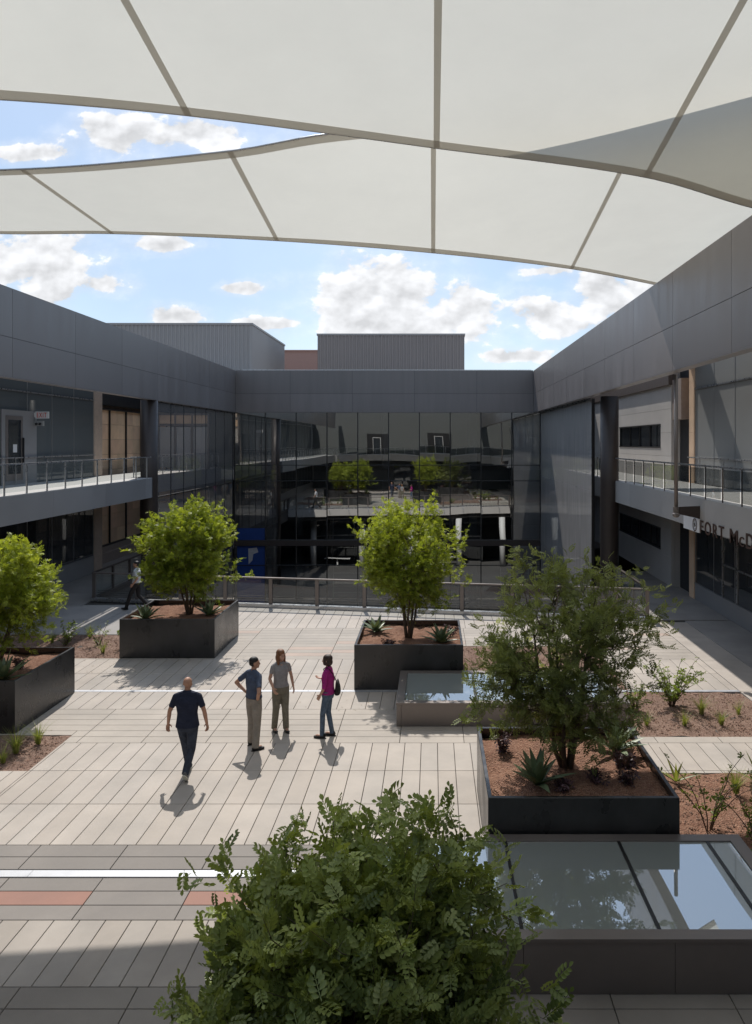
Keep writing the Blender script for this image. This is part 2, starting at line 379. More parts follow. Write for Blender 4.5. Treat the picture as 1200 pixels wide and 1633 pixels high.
# crests towards the sun are bright, bodies greyer
edge = MATH('SUBTRACT', dens, dens1)
lit = N(nt, 'ShaderNodeMapRange', ins={'From Min': -.55, 'From Max': .55, 'To Min': .74, 'To Max': 1.14}); L(edge, lit.inputs[0])
thick = N(nt, 'ShaderNodeMapRange', ins={'From Min': .3, 'From Max': 2.2, 'To Min': 1.03, 'To Max': .84}); L(dens, thick.inputs[0])
ccol = N(nt, 'ShaderNodeVectorMath', operation='SCALE'); ccol.inputs[0].default_value = (6.35, 6.45, 6.65); L(MATH('MULTIPLY', lit.outputs[0], thick.outputs[0]), ccol.inputs['Scale'])
veil = N(nt, 'ShaderNodeMix', data_type='RGBA'); L(sky.outputs[0], veil.inputs[6]); veil.inputs[7].default_value = (3.1, 4.1, 5.3, 1)
vn = N(nt, 'ShaderNodeMapRange', ins={'From Min': .35, 'From Max': .7, 'To Min': .35, 'To Max': .6}); L(n2.outputs['Fac'], vn.inputs[0]); L(vn.outputs[0], veil.inputs[0])
mx = N(nt, 'ShaderNodeMix', data_type='RGBA'); L(mask, mx.inputs[0]); L(veil.outputs[2], mx.inputs[6]); L(ccol.outputs[0], mx.inputs[7])
L(mx.outputs[2], bg.inputs[0])
w.cycles.sampling_method = 'MANUAL'; w.cycles.sample_map_resolution = 256

scene.view_settings.view_transform = 'Standard'; scene.view_settings.look = 'None'; scene.view_settings.exposure = 0
scene.render.engine = 'CYCLES'
cy = scene.cycles
cy.max_bounces = 7; cy.diffuse_bounces = 3; cy.glossy_bounces = 4; cy.transparent_max_bounces = 16
cy.caustics_reflective = False; cy.caustics_refractive = False; cy.sample_clamp_indirect = 6
try:
    cy.use_denoising = True; cy.denoiser = 'OPENIMAGEDENOISE'
except Exception: pass

# ------------------------------------------------------------------ key numbers (metres)
XL, XR, YF = -12.5, 6.42, 49.0          # parapet faces left and right, far facade
WL, WR = -15.65, 10.1                   # walls behind the walkways
ZS, ZS0 = 4.44, 3.57                    # walkway slab top and bottom
P0, P1, P2 = 7.95, 9.12, 10.58          # parapet tiers
LOW = -5.6
RA, RB = Vector((-12.9, 29.27, 0)), Vector((7.3, 26.0, 0))     # edge railing
def rail_y(x): return RA.y + (RB.y-RA.y)*(x-RA.x)/(RB.x-RA.x)

# ------------------------------------------------------------------ ground
g = MB(); g.add([(-1500,-1500,LOW-.15),(1500,-1500,LOW-.15),(1500,2500,LOW-.15),(-1500,2500,LOW-.15)], [(0,1,2,3)])
struct('ground', g, M['ground'])
g = MB(); g.add([(-40,-20,LOW),(40,-20,LOW),(40,49.2,LOW),(-40,49.2,LOW)], [(0,1,2,3)])
for k in range(9):                      # shallow steps down in the lower court
    g.box(-12, 6, 31+k*.42, 45, LOW+.02, LOW+.02+.15*(9-k)*.12)
struct('lower_terrace', g, M['terrace'])

g = MB(); g.box(-40,40,19.6,20,LOW,-.96); g.box(-40,-19.1,20,49,LOW,-.1); g.box(13.1,40,20,60,LOW,-.1)
struct('basement_wall', g, mat_surface('basement_paint', (.07,.068,.066), rough=.7))
lh = thing('lower_hall', 'dark lower hall under the terrace edge, mirrored low in the far facade', 'hall', (-3, 24, LOW))
for x in (-11, -6.5, -2, 2.5, 6.6):
    m = MB(); m.tube([(x,26.2 if x > 4 else 27.2,LOW),(x,26.2 if x > 4 else 27.2,-.97)], .28, 16); part('column', m, M['white'], lh, True)
for k in range(9):
    x = -12+k*2.1
    m = MB(); m.box(x,x+.07,22.0,22.08,LOW,-1.2); part('post', m, M['steel'], lh)
m = MB(); m.box(-12,4.9,22.0,22.1,-3.3,-3.2); part('transom', m, M['steel'], lh)
m = MB(); m.box(-12,4.9,22.03,22.06,LOW,-1.3); part('glazing', m, M['low_glass'], lh)
for x in (-9,-4,1):
    m = MB(); m.box(x-1.2,x+1.2,25.2,25.9,LOW+.70,LOW+.75); m.box(x-.06,x+.06,25.5,25.6,LOW,LOW+.70); part('table', m, M['white'], lh)

BEDS = [(.75,4.75,18.66,22.75), (4.26,7.4,15.75,18.55), (3.46,7.4,10.62,14.0), (4.3,7.4,9.3,10.62), (-13.4,-8.73,21.45,24.1), (-13.4,-7.4,14.1,15.82), (-13.4,-11.3,15.82,18.5)]
STRIPS = [(18.57,18.70,.0), (10.65,10.82,.0)]

# deck slab
dk = MB()
top = -.035
poly = [(-19,-4),(13,-4),(13,36),(7.3,36),(7.3,26.05),(-12.9,29.32),(-12.9,50),(-19,50)]
n = len(poly)
vs = [(x,y,top) for x,y in poly] + [(x,y,-.95) for x,y in poly]
fs = [tuple(range(n)), tuple(range(2*n-1, n-1, -1))] + [(i, n+i, n+(i+1)%n, (i+1)%n) for i in range(n)]
dk.add(vs, fs); struct('deck_slab', dk, M['joint'])

def subtract(r, holes):
    out = [r]
    for h in holes:
        nx = []
        for x0,x1,y0,y1 in out:
            if h[0] >= x1-1e-4 or h[1] <= x0+1e-4 or h[2] >= y1-1e-4 or h[3] <= y0+1e-4: nx.append((x0,x1,y0,y1)); continue
            if x0 < h[0]: nx.append((x0,h[0],y0,y1))
            if x1 > h[1]: nx.append((h[1],x1,y0,y1))
            a, b = max(x0,h[0]), min(x1,h[1])
            if y0 < h[2]: nx.append((a,b,y0,h[2]))
            if y1 > h[3]: nx.append((a,b,h[3],y1))
        out = nx
    return out

rows = []
def band(ya, yb, n, kind, shade=1.0):
    h = (yb-ya)/n
    for i in range(n): rows.append((ya+i*h, ya+(i+1)*h, kind, shade, i))
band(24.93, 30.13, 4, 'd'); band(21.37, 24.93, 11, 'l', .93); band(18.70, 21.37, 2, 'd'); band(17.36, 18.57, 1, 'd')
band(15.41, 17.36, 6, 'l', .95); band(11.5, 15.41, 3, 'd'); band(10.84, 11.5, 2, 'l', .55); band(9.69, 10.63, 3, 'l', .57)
band(8.5, 9.69, 1, 'd', .84); band(7.84, 8.5, 2, 'l', .585); band(6.54, 7.84, 1, 'd', .85); band(5.9, 6.54, 2, 'l', .6); band(-3.2, 5.9, 7, 'd', .85)  # tile tones darkened further here to deepen the sail shadow
pv = MB(); G = .0055
rr = random.Random(3)
XP0, XP1 = -13.4, 7.42
def tile(x0,x1,y0,y1,c):
    for a,b,c0,d in subtract((x0,x1,y0,y1), BEDS):
        if b-a < .03 or d-c0 < .03: continue
        a2,b2,c2,d2 = a+G,b-G,c0+G,d-G
        ry = min(rail_y(a2), rail_y(b2)) - .04
        if c2 > ry: continue
        d2 = min(d2, ry)
        if d2-c2 < .02: continue
        e = .004
        pv.add([(a2,c2,-.03),(b2,c2,-.03),(b2,d2,-.03),(a2,d2,-.03),(a2,c2,-e),(b2,c2,-e),(b2,d2,-e),(a2,d2,-e),(a2+e,c2+e,0),(b2-e,c2+e,0),(b2-e,d2-e,0),(a2+e,d2-e,0)],
               [(0,1,5,4),(1,2,6,5),(2,3,7,6),(3,0,4,7),(4,5,9,8),(5,6,10,9),(6,7,11,10),(7,4,8,11),(8,9,10,11)], c)
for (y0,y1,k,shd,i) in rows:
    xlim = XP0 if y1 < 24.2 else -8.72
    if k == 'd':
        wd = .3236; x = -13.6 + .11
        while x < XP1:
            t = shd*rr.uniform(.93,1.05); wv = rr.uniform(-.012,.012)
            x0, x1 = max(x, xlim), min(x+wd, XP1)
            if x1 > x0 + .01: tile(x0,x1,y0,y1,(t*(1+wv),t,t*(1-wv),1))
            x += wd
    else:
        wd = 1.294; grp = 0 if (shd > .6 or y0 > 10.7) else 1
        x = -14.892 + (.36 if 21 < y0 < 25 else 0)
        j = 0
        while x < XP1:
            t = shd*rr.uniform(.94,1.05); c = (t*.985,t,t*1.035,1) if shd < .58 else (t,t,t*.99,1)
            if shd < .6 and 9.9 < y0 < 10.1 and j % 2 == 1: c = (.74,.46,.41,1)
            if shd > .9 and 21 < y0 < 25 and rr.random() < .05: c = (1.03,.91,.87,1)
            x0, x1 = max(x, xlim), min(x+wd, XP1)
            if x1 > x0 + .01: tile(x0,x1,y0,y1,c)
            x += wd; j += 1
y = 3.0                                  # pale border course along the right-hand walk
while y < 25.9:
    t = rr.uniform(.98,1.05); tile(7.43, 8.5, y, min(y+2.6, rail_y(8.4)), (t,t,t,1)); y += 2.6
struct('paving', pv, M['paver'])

cw = MB()
def cslab(x0,x1,y0,y1,nx,ny,tv=.06,z=0):
    for i in range(nx):
        for j in range(ny):
            a,b = x0+(x1-x0)*i/nx, x0+(x1-x0)*(i+1)/nx; c,d = y0+(y1-y0)*j/ny, y0+(y1-y0)*(j+1)/ny
            t = rr.uniform(1-tv,1+tv)
            cw.box(a+.006,b-.006,c+.006,d-.006,z-.03,z-.0005,(t,t,t,1))
cslab(8.51, 10.08, -3, 26, 1, 11); cslab(7.5, 10.08, 26.1, 36, 1, 4); cslab(10.08,12.9,26.1,36,1,3)
for (x0,x1,y0,y1,nx,ny) in ((-15.63,-8.74,24.12,28.3,3,2),(-15.63,-12.95,28.3,35.6,1,3),(-15.63,-13.42,-3,24.12,1,9),(-18.9,-12.95,35.7,49,2,5)):
    cslab(x0,x1,y0,y1,nx,ny)
cslab(-12.9,-8.74,28.3,28.5,2,1)
struct('concrete_walk', cw, M['concrete'])

# soil beds
def soil_patch(x0,x1,y0,y1,z,amp=.035,n=None,seed=0):
    rg = np.random.default_rng(seed); st = .12
    nx, ny = max(4,int((x1-x0)/st)), max(4,int((y1-y0)/st))
    h = rg.normal(0,1,(ny+1,nx+1))
    for _ in range(2):
        h = (h + np.roll(h,1,0)+np.roll(h,-1,0)+np.roll(h,1,1)+np.roll(h,-1,1))/5
    h = h/h.std()*amp*.5
    mb = MB(); vs=[]; fs=[]
    for j in range(ny+1):
        for i in range(nx+1): vs.append((x0+(x1-x0)*i/nx, y0+(y1-y0)*j/ny, z+h[j,i]))
    for j in range(ny):
        for i in range(nx): a=j*(nx+1)+i; fs.append((a,a+1,a+nx+2,a+nx+1))
    mb.add(vs,fs)
    return mb
for i,b in enumerate(BEDS):
    mb = soil_patch(*b, -.012, .02, seed=i)
    struct('soil_bed', mb, M['soil' if i in (2,3) else 'soil2'], True)
# pebbles strewn over the beds
pb = MB(); rg = random.Random(11)
ico = [(0,0,1),(1,0,0),(0,1,0),(-1,0,0),(0,-1,0),(0,0,-1)]; icf=[(0,1,2),(0,2,3),(0,3,4),(0,4,1),(5,2,1),(5,3,2),(5,4,3),(5,1,4)]
for b in BEDS:
    for _ in range(int(130*(b[1]-b[0])*(b[3]-b[2]))):
        s = rg.uniform(.008,.024); x,y = rg.uniform(b[0]+.04,b[1]-.04), rg.uniform(b[2]+.04,b[3]-.04); a=rg.uniform(0,6.3); t=rg.uniform(.5,1.25)
        pb.add([(x+s*(p[0]*math.cos(a)-p[1]*math.sin(a)), y+s*1.3*(p[0]*math.sin(a)+p[1]*math.cos(a)), .0+s*.7*p[2]) for p in ico], icf, (t*1.05,t,t*.95,1))
o = part('gravel', pb, mat_surface('pebble',(.32,.20,.15),rough=.9,tint=True), None); tag(o,'loose red brown gravel strewn over the planting beds','gravel',kind='stuff')

lt = MB(); rl = random.Random(19)
for (x,y) in [(-1.9,18.72),(-8.71,21.45),(-11.25,15.88),(.77,10.66)]:
    for _ in range(60):
        a,b = x+rl.uniform(-1.2,3.8), y+rl.uniform(-1.6,.2)
        if x < a < x+2.65 and b > y-.02: continue
        if -.8 < a < 4.3 and (8.3 < b < 10.7 or 16.2 < b < 18.65): continue
        t_=rl.uniform(0,6.3); q=rl.uniform(.012,.024); k_=rl.uniform(.6,1.3)
        lt.add([(a+q*math.cos(t_),b+q*math.sin(t_),.004),(a-q*.5*math.sin(t_),b+q*.5*math.cos(t_),.009),(a-q*math.cos(t_),b-q*math.sin(t_),.004),(a+q*.5*math.sin(t_),b-q*.5*math.cos(t_),.006)],[(0,1,2,3)],(k_,k_*.9,k_*.6,1))
o = part('leaf_litter', lt, mat_surface('dry_leaf',(.26,.20,.10),rough=.8,tint=True), None); tag(o,'small fallen leaves scattered on the paving around the planters','leaf litter',kind='stuff')
for i,(y0,y1,_) in enumerate(STRIPS):
    mb = MB()
    x = -13.4
    while x < (7.42 if i == 0 else 3.4):
        x1 = min(x+2.6, 7.42 if i == 0 else 3.4)
        if i == 0 or True: mb.box(x+.002, x1-.002, y0+.004, y1-.004, -.03, .003)
        x = x1
    single('drain_strip', mb, M['strip'], ['thin bright steel strip set in the paving behind the standing group','wide bright steel strip across the dark grey paving band'][i], 'drain strip', (-3, (y0+y1)/2, 0))

# ------------------------------------------------------------------ parapets / buildings
def wob(): t = rr.uniform(.93,1.06); return (t,t,t,1)
def parapet_y(x, th, ys, sgn):
    """panels on a beam running in depth; visible face at x, beam thickness th away from the court"""
    m = MB(); bk = MB()
    for a,b in zip(ys[:-1], ys[1:]):
        for z0,z1 in ((P0,P1),(P1,P2)):
            m.box(x, x+sgn*.04, a+.007, b-.007, z0+.007, z1-.007, wob())
        m.box(x+sgn*.001, x+sgn*th, a+.007, b-.007, P0-.03, P0+.004, wob())
        m.box(x+sgn*.05, x+sgn*th, a, b, P2-.004, P2+.03, wob())
    bk.box(x+sgn*.012, x+sgn*(th-.01), ys[0], ys[-1], P0+.006, P2-.01)
    return m, bk
def parapet_x(y, th, xs):
    m = MB(); bk = MB()
    for a,b in zip(xs[:-1], xs[1:]):
        for z0,z1 in ((P0,P1),(P1,P2)): m.box(a+.007,b-.007,y,y+.04,z0+.007,z1-.007,wob())
        m.box(a+.007,b-.007,y+.001,y+th,P0-.03,P0+.004,wob()); m.box(a,b,y+.05,y+th,P2-.004,P2+.03,wob())
    bk.box(xs[0],xs[-1],y+.012,y+th-.01,P0+.006,P2-.01)
    return m,bk

def railing(name, label, pts, z, posts, h=.92, post_mat='steel', rail_mat='steel', pw=.035, rail_w=.06, curb=0, group=None):
    """glass railing along a straight line pts[0] -> pts[1]"""
    a, b = Vector((*pts[0], z)), Vector((*pts[1], z))
    t = thing(name, label, 'railing', (a+b)/2, group)
    m = MB(); m.bar(a+Vector((0,0,h)), b+Vector((0,0,h)), rail_w, .045); part('top_rail', m, M[rail_mat], t)
    d = (b-a); Ln = d.length; d.normalize()
    for s in posts:
        m = MB(); m.bar(a+d*s, a+d*s+Vector((0,0,h-.02)), pw, pw*1.6, up=tuple(d)); part('post', m, M[post_mat], t)
    nd = Vector((-d.y, d.x, 0))
    for s0, s1 in zip(posts[:-1], posts[1:]):
        m = MB(); p, q = a+d*(s0+.04)+nd*.03, a+d*(s1-.04)+nd*.03
        m.add([p+Vector((0,0,.08+curb)), q+Vector((0,0,.08+curb)), q+Vector((0,0,h-.06)), p+Vector((0,0,h-.06))], [(0,1,2,3)])
        part('glass_pane', m, M['rail_glass'], t)
    if curb:
        m = MB(); m.bar(a+Vector((0,0,curb/2)), b+Vector((0,0,curb/2)), .16, curb); part('base_channel', m, M[rail_mat], t)
    return t

# ---- building on the left
bl = thing('office_building', 'grey glazed building whose open walkway passes the EXIT sign', 'building', (-17.5, 18, 0))
ys = [22.95+4.05*k for k in range(-6,7)]; ys[-1] = 48.99
m, bk = parapet_y(XL, -.32*-1, ys, -1)
pl = part('parapet', m, M['panel'], bl); part('parapet_core', bk, M['panel_dark'], pl)
m = MB(); 
yy = -3.0
while yy < 48.9:
    y1 = min(yy+4.05, 48.9); m.box(XL-.02, XL+.05, yy+.006, min(y1,34.3)-.006, ZS0, ZS-.02, wob()); yy = y1 if y1 < 34.2 else 99
m.box(XL-.95, XL-.9, 34.3, 48.9, ZS0, ZS-.02); m.box(XL-.95, XL+.05, 34.24, 34.3, ZS0, ZS-.02)
sl = part('walkway_fascia', m, M['fascia'], bl)
m = MB(); m.box(WL+.001, XL-.021, -3, 34.2, ZS0+.05, ZS-.03); m.box(WL+.001, XL-.96, 34.2, 48.9, ZS0+.05, ZS-.03); part('walkway_soffit', m, M['wall_grey'], bl)
m = MB(); m.box(WL+.002, XL+.03, -3, 34.3, ZS-.018, ZS); m.box(WL+.002, XL-.92, 34.3, 48.9, ZS-.018, ZS); part('walkway_floor', m, M['floor'], bl)
m = MB(); m.box(-24, WL-.13, -3, 35.6, 0, 10.4); part('wall', m, M['wall_grey'], bl)
m = MB(); m.box(WL-.12, WL+.02, -3, 35.58, 0, .74); m.box(WL-.11, WL+.03, -3, 35.58, .741, .78); part('spandrel', m, M['fascia'], bl)
bay = 1.93
k = 0; yb = 35.55
while yb - bay > -3:
    for (z0,z1,mt) in ((.80,ZS0-.02,'low_glass'),(ZS+.02,7.93,'wall_glass'),(7.99,10.3,'wall_glass')):
        if mt == 'wall_glass' and z0 < 5 and 27.5 < yb-bay/2 < 29.8: pass
        q = MB(); q.add([(WL,yb-.012,z0),(WL,yb-bay+.012,z0),(WL,yb-bay+.012,z1),(WL,yb-.012,z1)], [(3,2,1,0)])
        part('window_pane', q, M[mt], bl)
    yb -= bay; k += 1
m = MB(); m.box(WL-.06, WL+.035, -3, 35.56, 7.935, 7.985); part('transom', m, M['steel'], bl)
m = MB()
for k2 in range(20): m.box(WL-.1, WL+.015, 35.55-k2*bay-.012, 35.55-k2*bay+.012, .78, 10.3)
part('mullion_frame', m, M['fascia'], bl)
m = MB(); m.box(WL-.4, WL+.04, 35.6, 36.45, 0, P2, 1); part('stone_pier', m, mat_surface('tan_stone',(.55,.43,.34),rough=.8,var=.1), bl)
# door on the walkway
d = MB(); d.box(WL+.04, WL+.09, 27.85, 29.55, ZS, 7.22); d.box(WL+.03,WL+.07,29.55,30.35,ZS,7.22)
dr = part('door', d, M['fascia'], bl, label='walkway door with dark glass and a long black pull')
d = MB(); d.box(WL+.091, WL+.11, 28.1, 29.25, ZS+.15, 7.0); part('door_leaf', d, M['bronze_light'], dr)
d = MB(); d.box(WL+.111, WL+.118, 28.25, 29.1, ZS+.4, 6.85); part('door_glass', d, M['low_glass'], dr)
d = MB(); d.box(WL+.14, WL+.2, 29.15, 29.2, ZS+.75, ZS+1.75); part('pull_handle', d, M['mullion'], dr)
d = MB(); d.box(WL+.119, WL+.122, 28.55, 28.82, ZS+1.2, ZS+1.5); part('notice', d, M['white'], dr)

railing('walkway_railing', 'glass railing on the upper walkway beside the EXIT sign', ((XL+.0,-2.8),(XL+.0,34.2)), ZS, [.3+1.25*k for k in range(30)])
railing('walkway_railing', 'glass railing seen behind the dark glass beyond the tan stone opening', ((XL-.95,34.4),(XL-.95,48.6)), ZS, [.3+1.25*k for k in range(12)])

railing('walkway_railing', 'glass railing with dark posts on the upper walkway over the lettered fascia', ((7.53,-2.8),(7.53,31.6)), ZS, [.3+1.25*k for k in range(28)], post_mat='bronze', pw=.024)
railing('walkway_railing', 'glass railing running on behind the pale fritted screen', ((7.53,32.4),(7.53,48.6)), ZS, [.3+1.25*k for k in range(13)], post_mat='bronze')
# wall handrail line at the glazing (thin steel bar)
for (x, ya, yb2, lb, nm) in ((WL+.16, -2.5, 35.4, 'thin steel handrail along the grey glazing of the walkway with the door', 'wall_handrail'),
                             (WR-.16, -2.5, 30.0, 'thin steel handrail along the pale glazing above the lettered fascia', 'wall_handrail')):
    t = thing(nm, lb, 'handrail', (x, (ya+yb2)/2, ZS))
    m = MB(); m.bar((x,ya,ZS+1.0),(x,yb2,ZS+1.0),.045); part('bar', m, M['steel'], t)
    for k in range(16):
        yk = ya+.6+k*2.35
        if yk > yb2: break
        m = MB(); m.bar((x,yk,ZS+.001),(x,yk,ZS+.98),.03); part('post', m, M['steel'], t)

# exit sign with twin emergency lamps
t = thing('exit_sign', 'white and red EXIT sign above the walkway door', 'sign', (WL+.1, 30.2, 6.95))
m = MB(); m.box(WL+.1, WL+.62, 30.17, 30.24, 6.95, 7.22); m.box(WL+.03, WL+.1, 30.16, 30.25, 7.0, 7.17); part('sign_box', m, M['white'], t)
m = MB(); m.box(WL+.06, WL+.42, 30.14, 30.26, 6.66, 6.85); m.box(WL+.08,WL+.14,30.18,30.22,6.85,6.95); part('lamp_box', m, M['wall_grey'], t)
for dx in (.18,.32):
    m = MB(); m.tube([(WL+dx,30.14,6.74),(WL+dx,30.06,6.73)], .045, 12); part('lamp', m, M['mullion'], t)
def text_mesh(txt, bold=.0):
    cu = bpy.data.curves.new('txt','FONT'); cu.body = txt; cu.size = 1; cu.extrude = .04; cu.offset = bold; cu.space_character = 1.28
    ob = bpy.data.objects.new('txt', cu); COL.objects.link(ob)
    dg = bpy.context.evaluated_depsgraph_get(); me = bpy.data.meshes.new_from_object(ob.evaluated_get(dg))
    v = np.array([p.co[:] for p in me.vertices]); f = [tuple(p.vertices) for p in me.polygons]
    bpy.data.objects.remove(ob); bpy.data.curves.remove(cu); bpy.data.meshes.remove(me)
    lo, hi = v.min(0), v.max(0)
    v = (v-lo)/(hi-lo)
    return v, f
v_, f_ = text_mesh('EXIT', .012)
m = MB(); m.add([(WL+.17+p[0]*.38, 30.168-.006*p[2], 6.99+p[1]*.19) for p in v_], f_); part('lettering', m, M['red'], t)

# return glass on the left, with its mullions, part of the far building
bf = thing('atrium_building', 'dark mirrored glass building closing the far end of the court', 'building', (-3, YF, LOW))
m, bk = parapet_x(YF-.02, .9, [XL+.005,-9.04,-5.09,-1.13,2.82,XR-.005]); pf = part('parapet', m, M['panel'], bf); part('parapet_core', bk, M['panel_dark'], pf)
m = MB(); m.box(-20,14,YF+.4,YF+9,P2-.3,P2-.05); part('roof', m, M['wall_grey'], bf)
m = MB(); m.box(-20,14,YF+8.7,YF+9,LOW,P2-.3); m.box(-20,-19.8,YF+.3,YF+8.7,LOW,P2-.3); m.box(13.8,14,YF+.3,YF+8.7,LOW,P2-.3); part('inner_wall', m, M['wall_grey'], bf)
for z in (-.45, 3.95): 
    m = MB(); m.box(-19.8,13.8,YF+.35,YF+8.7,z-.3,z+.3); part('floor_slab', m, M['stone'], bf)
for x in (-8.9,-3.1,2.7):
    m = MB(); m.tube([(x,YF+2.5,LOW),(x,YF+2.5,P2-.35)],.28,14); part('inner_column', m, M['white'], bf, True)
for x in (-6.5,-1.2,4.4):
    m = MB()
    for k in range(7): m.bar((x+.0,YF+1.2+.02*k,-4.6+.42*k),(x+1.9,YF+1.2+.02*k,-4.6+.42*k),.05,.05)
    m.bar((x+.05,YF+1.25,LOW),(x+.05,YF+1.25,-1.9),.06); m.bar((x+1.85,YF+1.25,LOW),(x+1.85,YF+1.25,-1.9),.06)
    part('inner_screen', m, M['white'], bf)
XS = [-12.62+1.965*k for k in range(11)]; XS[-1] = XR+.45
ZR = [LOW, -3.9, -1.82, -.56, -.2, 3.57, 4.57, 7.93]
for i in range(10):
    for z0,z1 in zip(ZR[:-1],ZR[1:]):
        if (z0,z1) == (-.56,-.2): continue
        q = MB(); x0,x1 = XS[i]+.02, XS[i+1]-.02
        q.add([(x0,YF+.2,z0+.015),(x1,YF+.2,z0+.015),(x1,YF+.2,z1-.015),(x0,YF+.2,z1-.015)],[(0,1,2,3)]); part('window_pane', q, M['facade_glass'], bf)
m = MB()
for x in XS: m.box(x-.028,x+.028,YF+.12,YF+.3,LOW,7.93)
for z in (-3.9,-1.82,3.57,4.57): m.box(XS[0],XS[-1],YF+.14,YF+.28,z-.022,z+.022)
part('mullion_frame', m, M['mullion'], bf)
m = MB(); m.box(XS[0],XS[-1],YF+.02,YF+.29,-.56,-.2); part('transom_beam', m, M['bronze'], bf)

# left return glass
rg_ = thing('glass_screen', 'smoky glass screen between the round column and the mirrored facade, tan stone behind', 'glass screen', (XL-.2, 42, LOW))
YS = [35.45+1.93*k for k in range(8)]; YS[-1] = 48.95
for a,b in zip(YS[:-1],YS[1:]):
    for z0,z1 in ((LOW,-.5),(-.5,3.5),(3.5,7.86)):
        q = MB(); q.add([(XL-.18,b-.02,z0+.01),(XL-.18,a+.02,z0+.01),(XL-.18,a+.02,z1-.01),(XL-.18,b-.02,z1-.01)],[(3,2,1,0)]); part('window_pane', q, M['side_glass'], rg_)
m = MB()
for y in YS: m.box(XL-.21,XL-.165,y-.016,y+.016,LOW,7.86)
for z in (-.5,3.5): m.box(XL-.25,XL-.14,YS[0],YS[-1],z-.02,z+.02)
part('mullion_frame', m, M['mullion'], rg_)
# right screen
rs_ = thing('glass_screen', 'pale fritted glass screen lit by the sun with a wedge of shadow', 'glass screen', (XR+.45, 42, LOW))
YS = [33.1,37.1,41.1,45.1,48.95]
for a,b in zip(YS[:-1],YS[1:]):
    for z0,z1 in ((LOW,-.4),(-.4,3.9),(3.9,7.86)):
        q = MB(); q.add([(XR+.46,a+.003,z0+.003),(XR+.46,b-.003,z0+.003),(XR+.46,b-.003,z1-.003),(XR+.46,a+.003,z1-.003)],[(3,2,1,0)]); part('window_pane', q, M['frit'], rs_)
m = MB()
for y in YS: m.box(XR+.465,XR+.55,y-.02,y+.02,LOW,7.9)
m.box(XR+.40,XR+.47,33.0,33.06,LOW,7.9)
part('mullion_frame', m, M['mullion'], rs_)
# hangers under the parapets
m = MB()
for x, y0 in ((XL-.16,36),(XR+.3,34)):
    for k in range(9):
        m.box(x-.03,x+.03,y0+k*1.45,y0+k*1.45+.06,7.86,7.925)
    m.box(x-.02,x+.02,y0-.5,48.9,7.88,7.905)
part('head_channel', m, M['mullion'], bf)

# blue banner behind the glass at the lower left
b_ = thing('blue_banner', 'tall blue banner panel on the lower left of the mirrored facade', 'banner', (-11.4, YF+.1, -4.5))
m = MB(); m.box(-12.45,-10.68,YF+.165,YF+.185,-4.6,.55); part('sheet', m, M['blue'], b_)
m = MB(); m.add([(-11.75,YF+.16,-.75),(-11.2,YF+.16,-.68),(-11.1,YF+.16,-.98),(-11.42,YF+.16,-1.1),(-11.48,YF+.16,-1.5),(-11.72,YF+.16,-1.75)],[(0,1,2,3,4,5)]); part('print', m, M['pale'], b_)

# ---- sandstone building behind the left walkway
bs = thing('sandstone_building', 'tan sandstone building with black mullions behind the round column', 'building', (-17.2, 43, 0))
m = MB(); rz = random.Random(5)
yk = 36.46; 
while yk < 49:
    zz = .78
    while zz < 7.7:
        c = rz.uniform(.84,1.1); m.box(-16.75,-16.62, yk+.004, min(yk+1.05,49)-.004, zz+.004, zz+.76, (c,c*rz.uniform(.96,1.02),c*.98,1)); zz += .77
    yk += 1.05
part('stone_cladding', m, M['sandstone'], bs)
m = MB(); m.box(-19.5,-16.76,36.5,49,0,10.3); part('wall', m, M['plinth'], bs)
m = MB(); m.box(-16.75,-16.3,36.46,49,0,.5); m.box(-16.75,-16.45,36.46,49,.501,.77); part('plinth', m, M['plinth'], bs)
m = MB(); m.box(-16.7,-16.4,36.46,49,7.9,9.4); part('header', m, M['mullion'], bs)
for z in (7.66,.78):
    m = MB(); m.box(-16.6,-16.5,36.46,49,z,z+.08); part('rail', m, M['mullion'], bs)
for k in range(6):
    m = MB(); y = 37.45+2.12*k; m.box(-16.6,-16.53,y-.045,y+.045,.86,7.66); part('mullion', m, M['mullion'], bs)

ep = thing('entrance_portal', 'pale double door portal standing behind the smoky glass screen', 'doorway', (-15.2, 45.6, 0))
for zb in (.0, ZS):
    for x0_ in (-16.2,-15.2,-14.2):
        m = MB(); m.box(x0_+.06,x0_+.9,45.6,45.66,zb+.1,zb+2.5); part('door', m, M['stone'], ep)
    m = MB()
    for x0_ in (-16.25,-15.25,-14.25,-13.3): m.box(x0_,x0_+.09,45.54,45.7,zb+.01,zb+3.3)
    m.box(-16.15,-13.3,45.55,45.69,zb+2.55,zb+2.68); m.box(-16.15,-13.3,45.55,45.69,zb+3.2,zb+3.3); part('door_frame', m, M['bronze_light'], ep)
    m = MB(); m.box(-16.15,-13.3,45.6,45.63,zb+2.69,zb+3.19); part('top_light', m, M['sandstone'], ep)

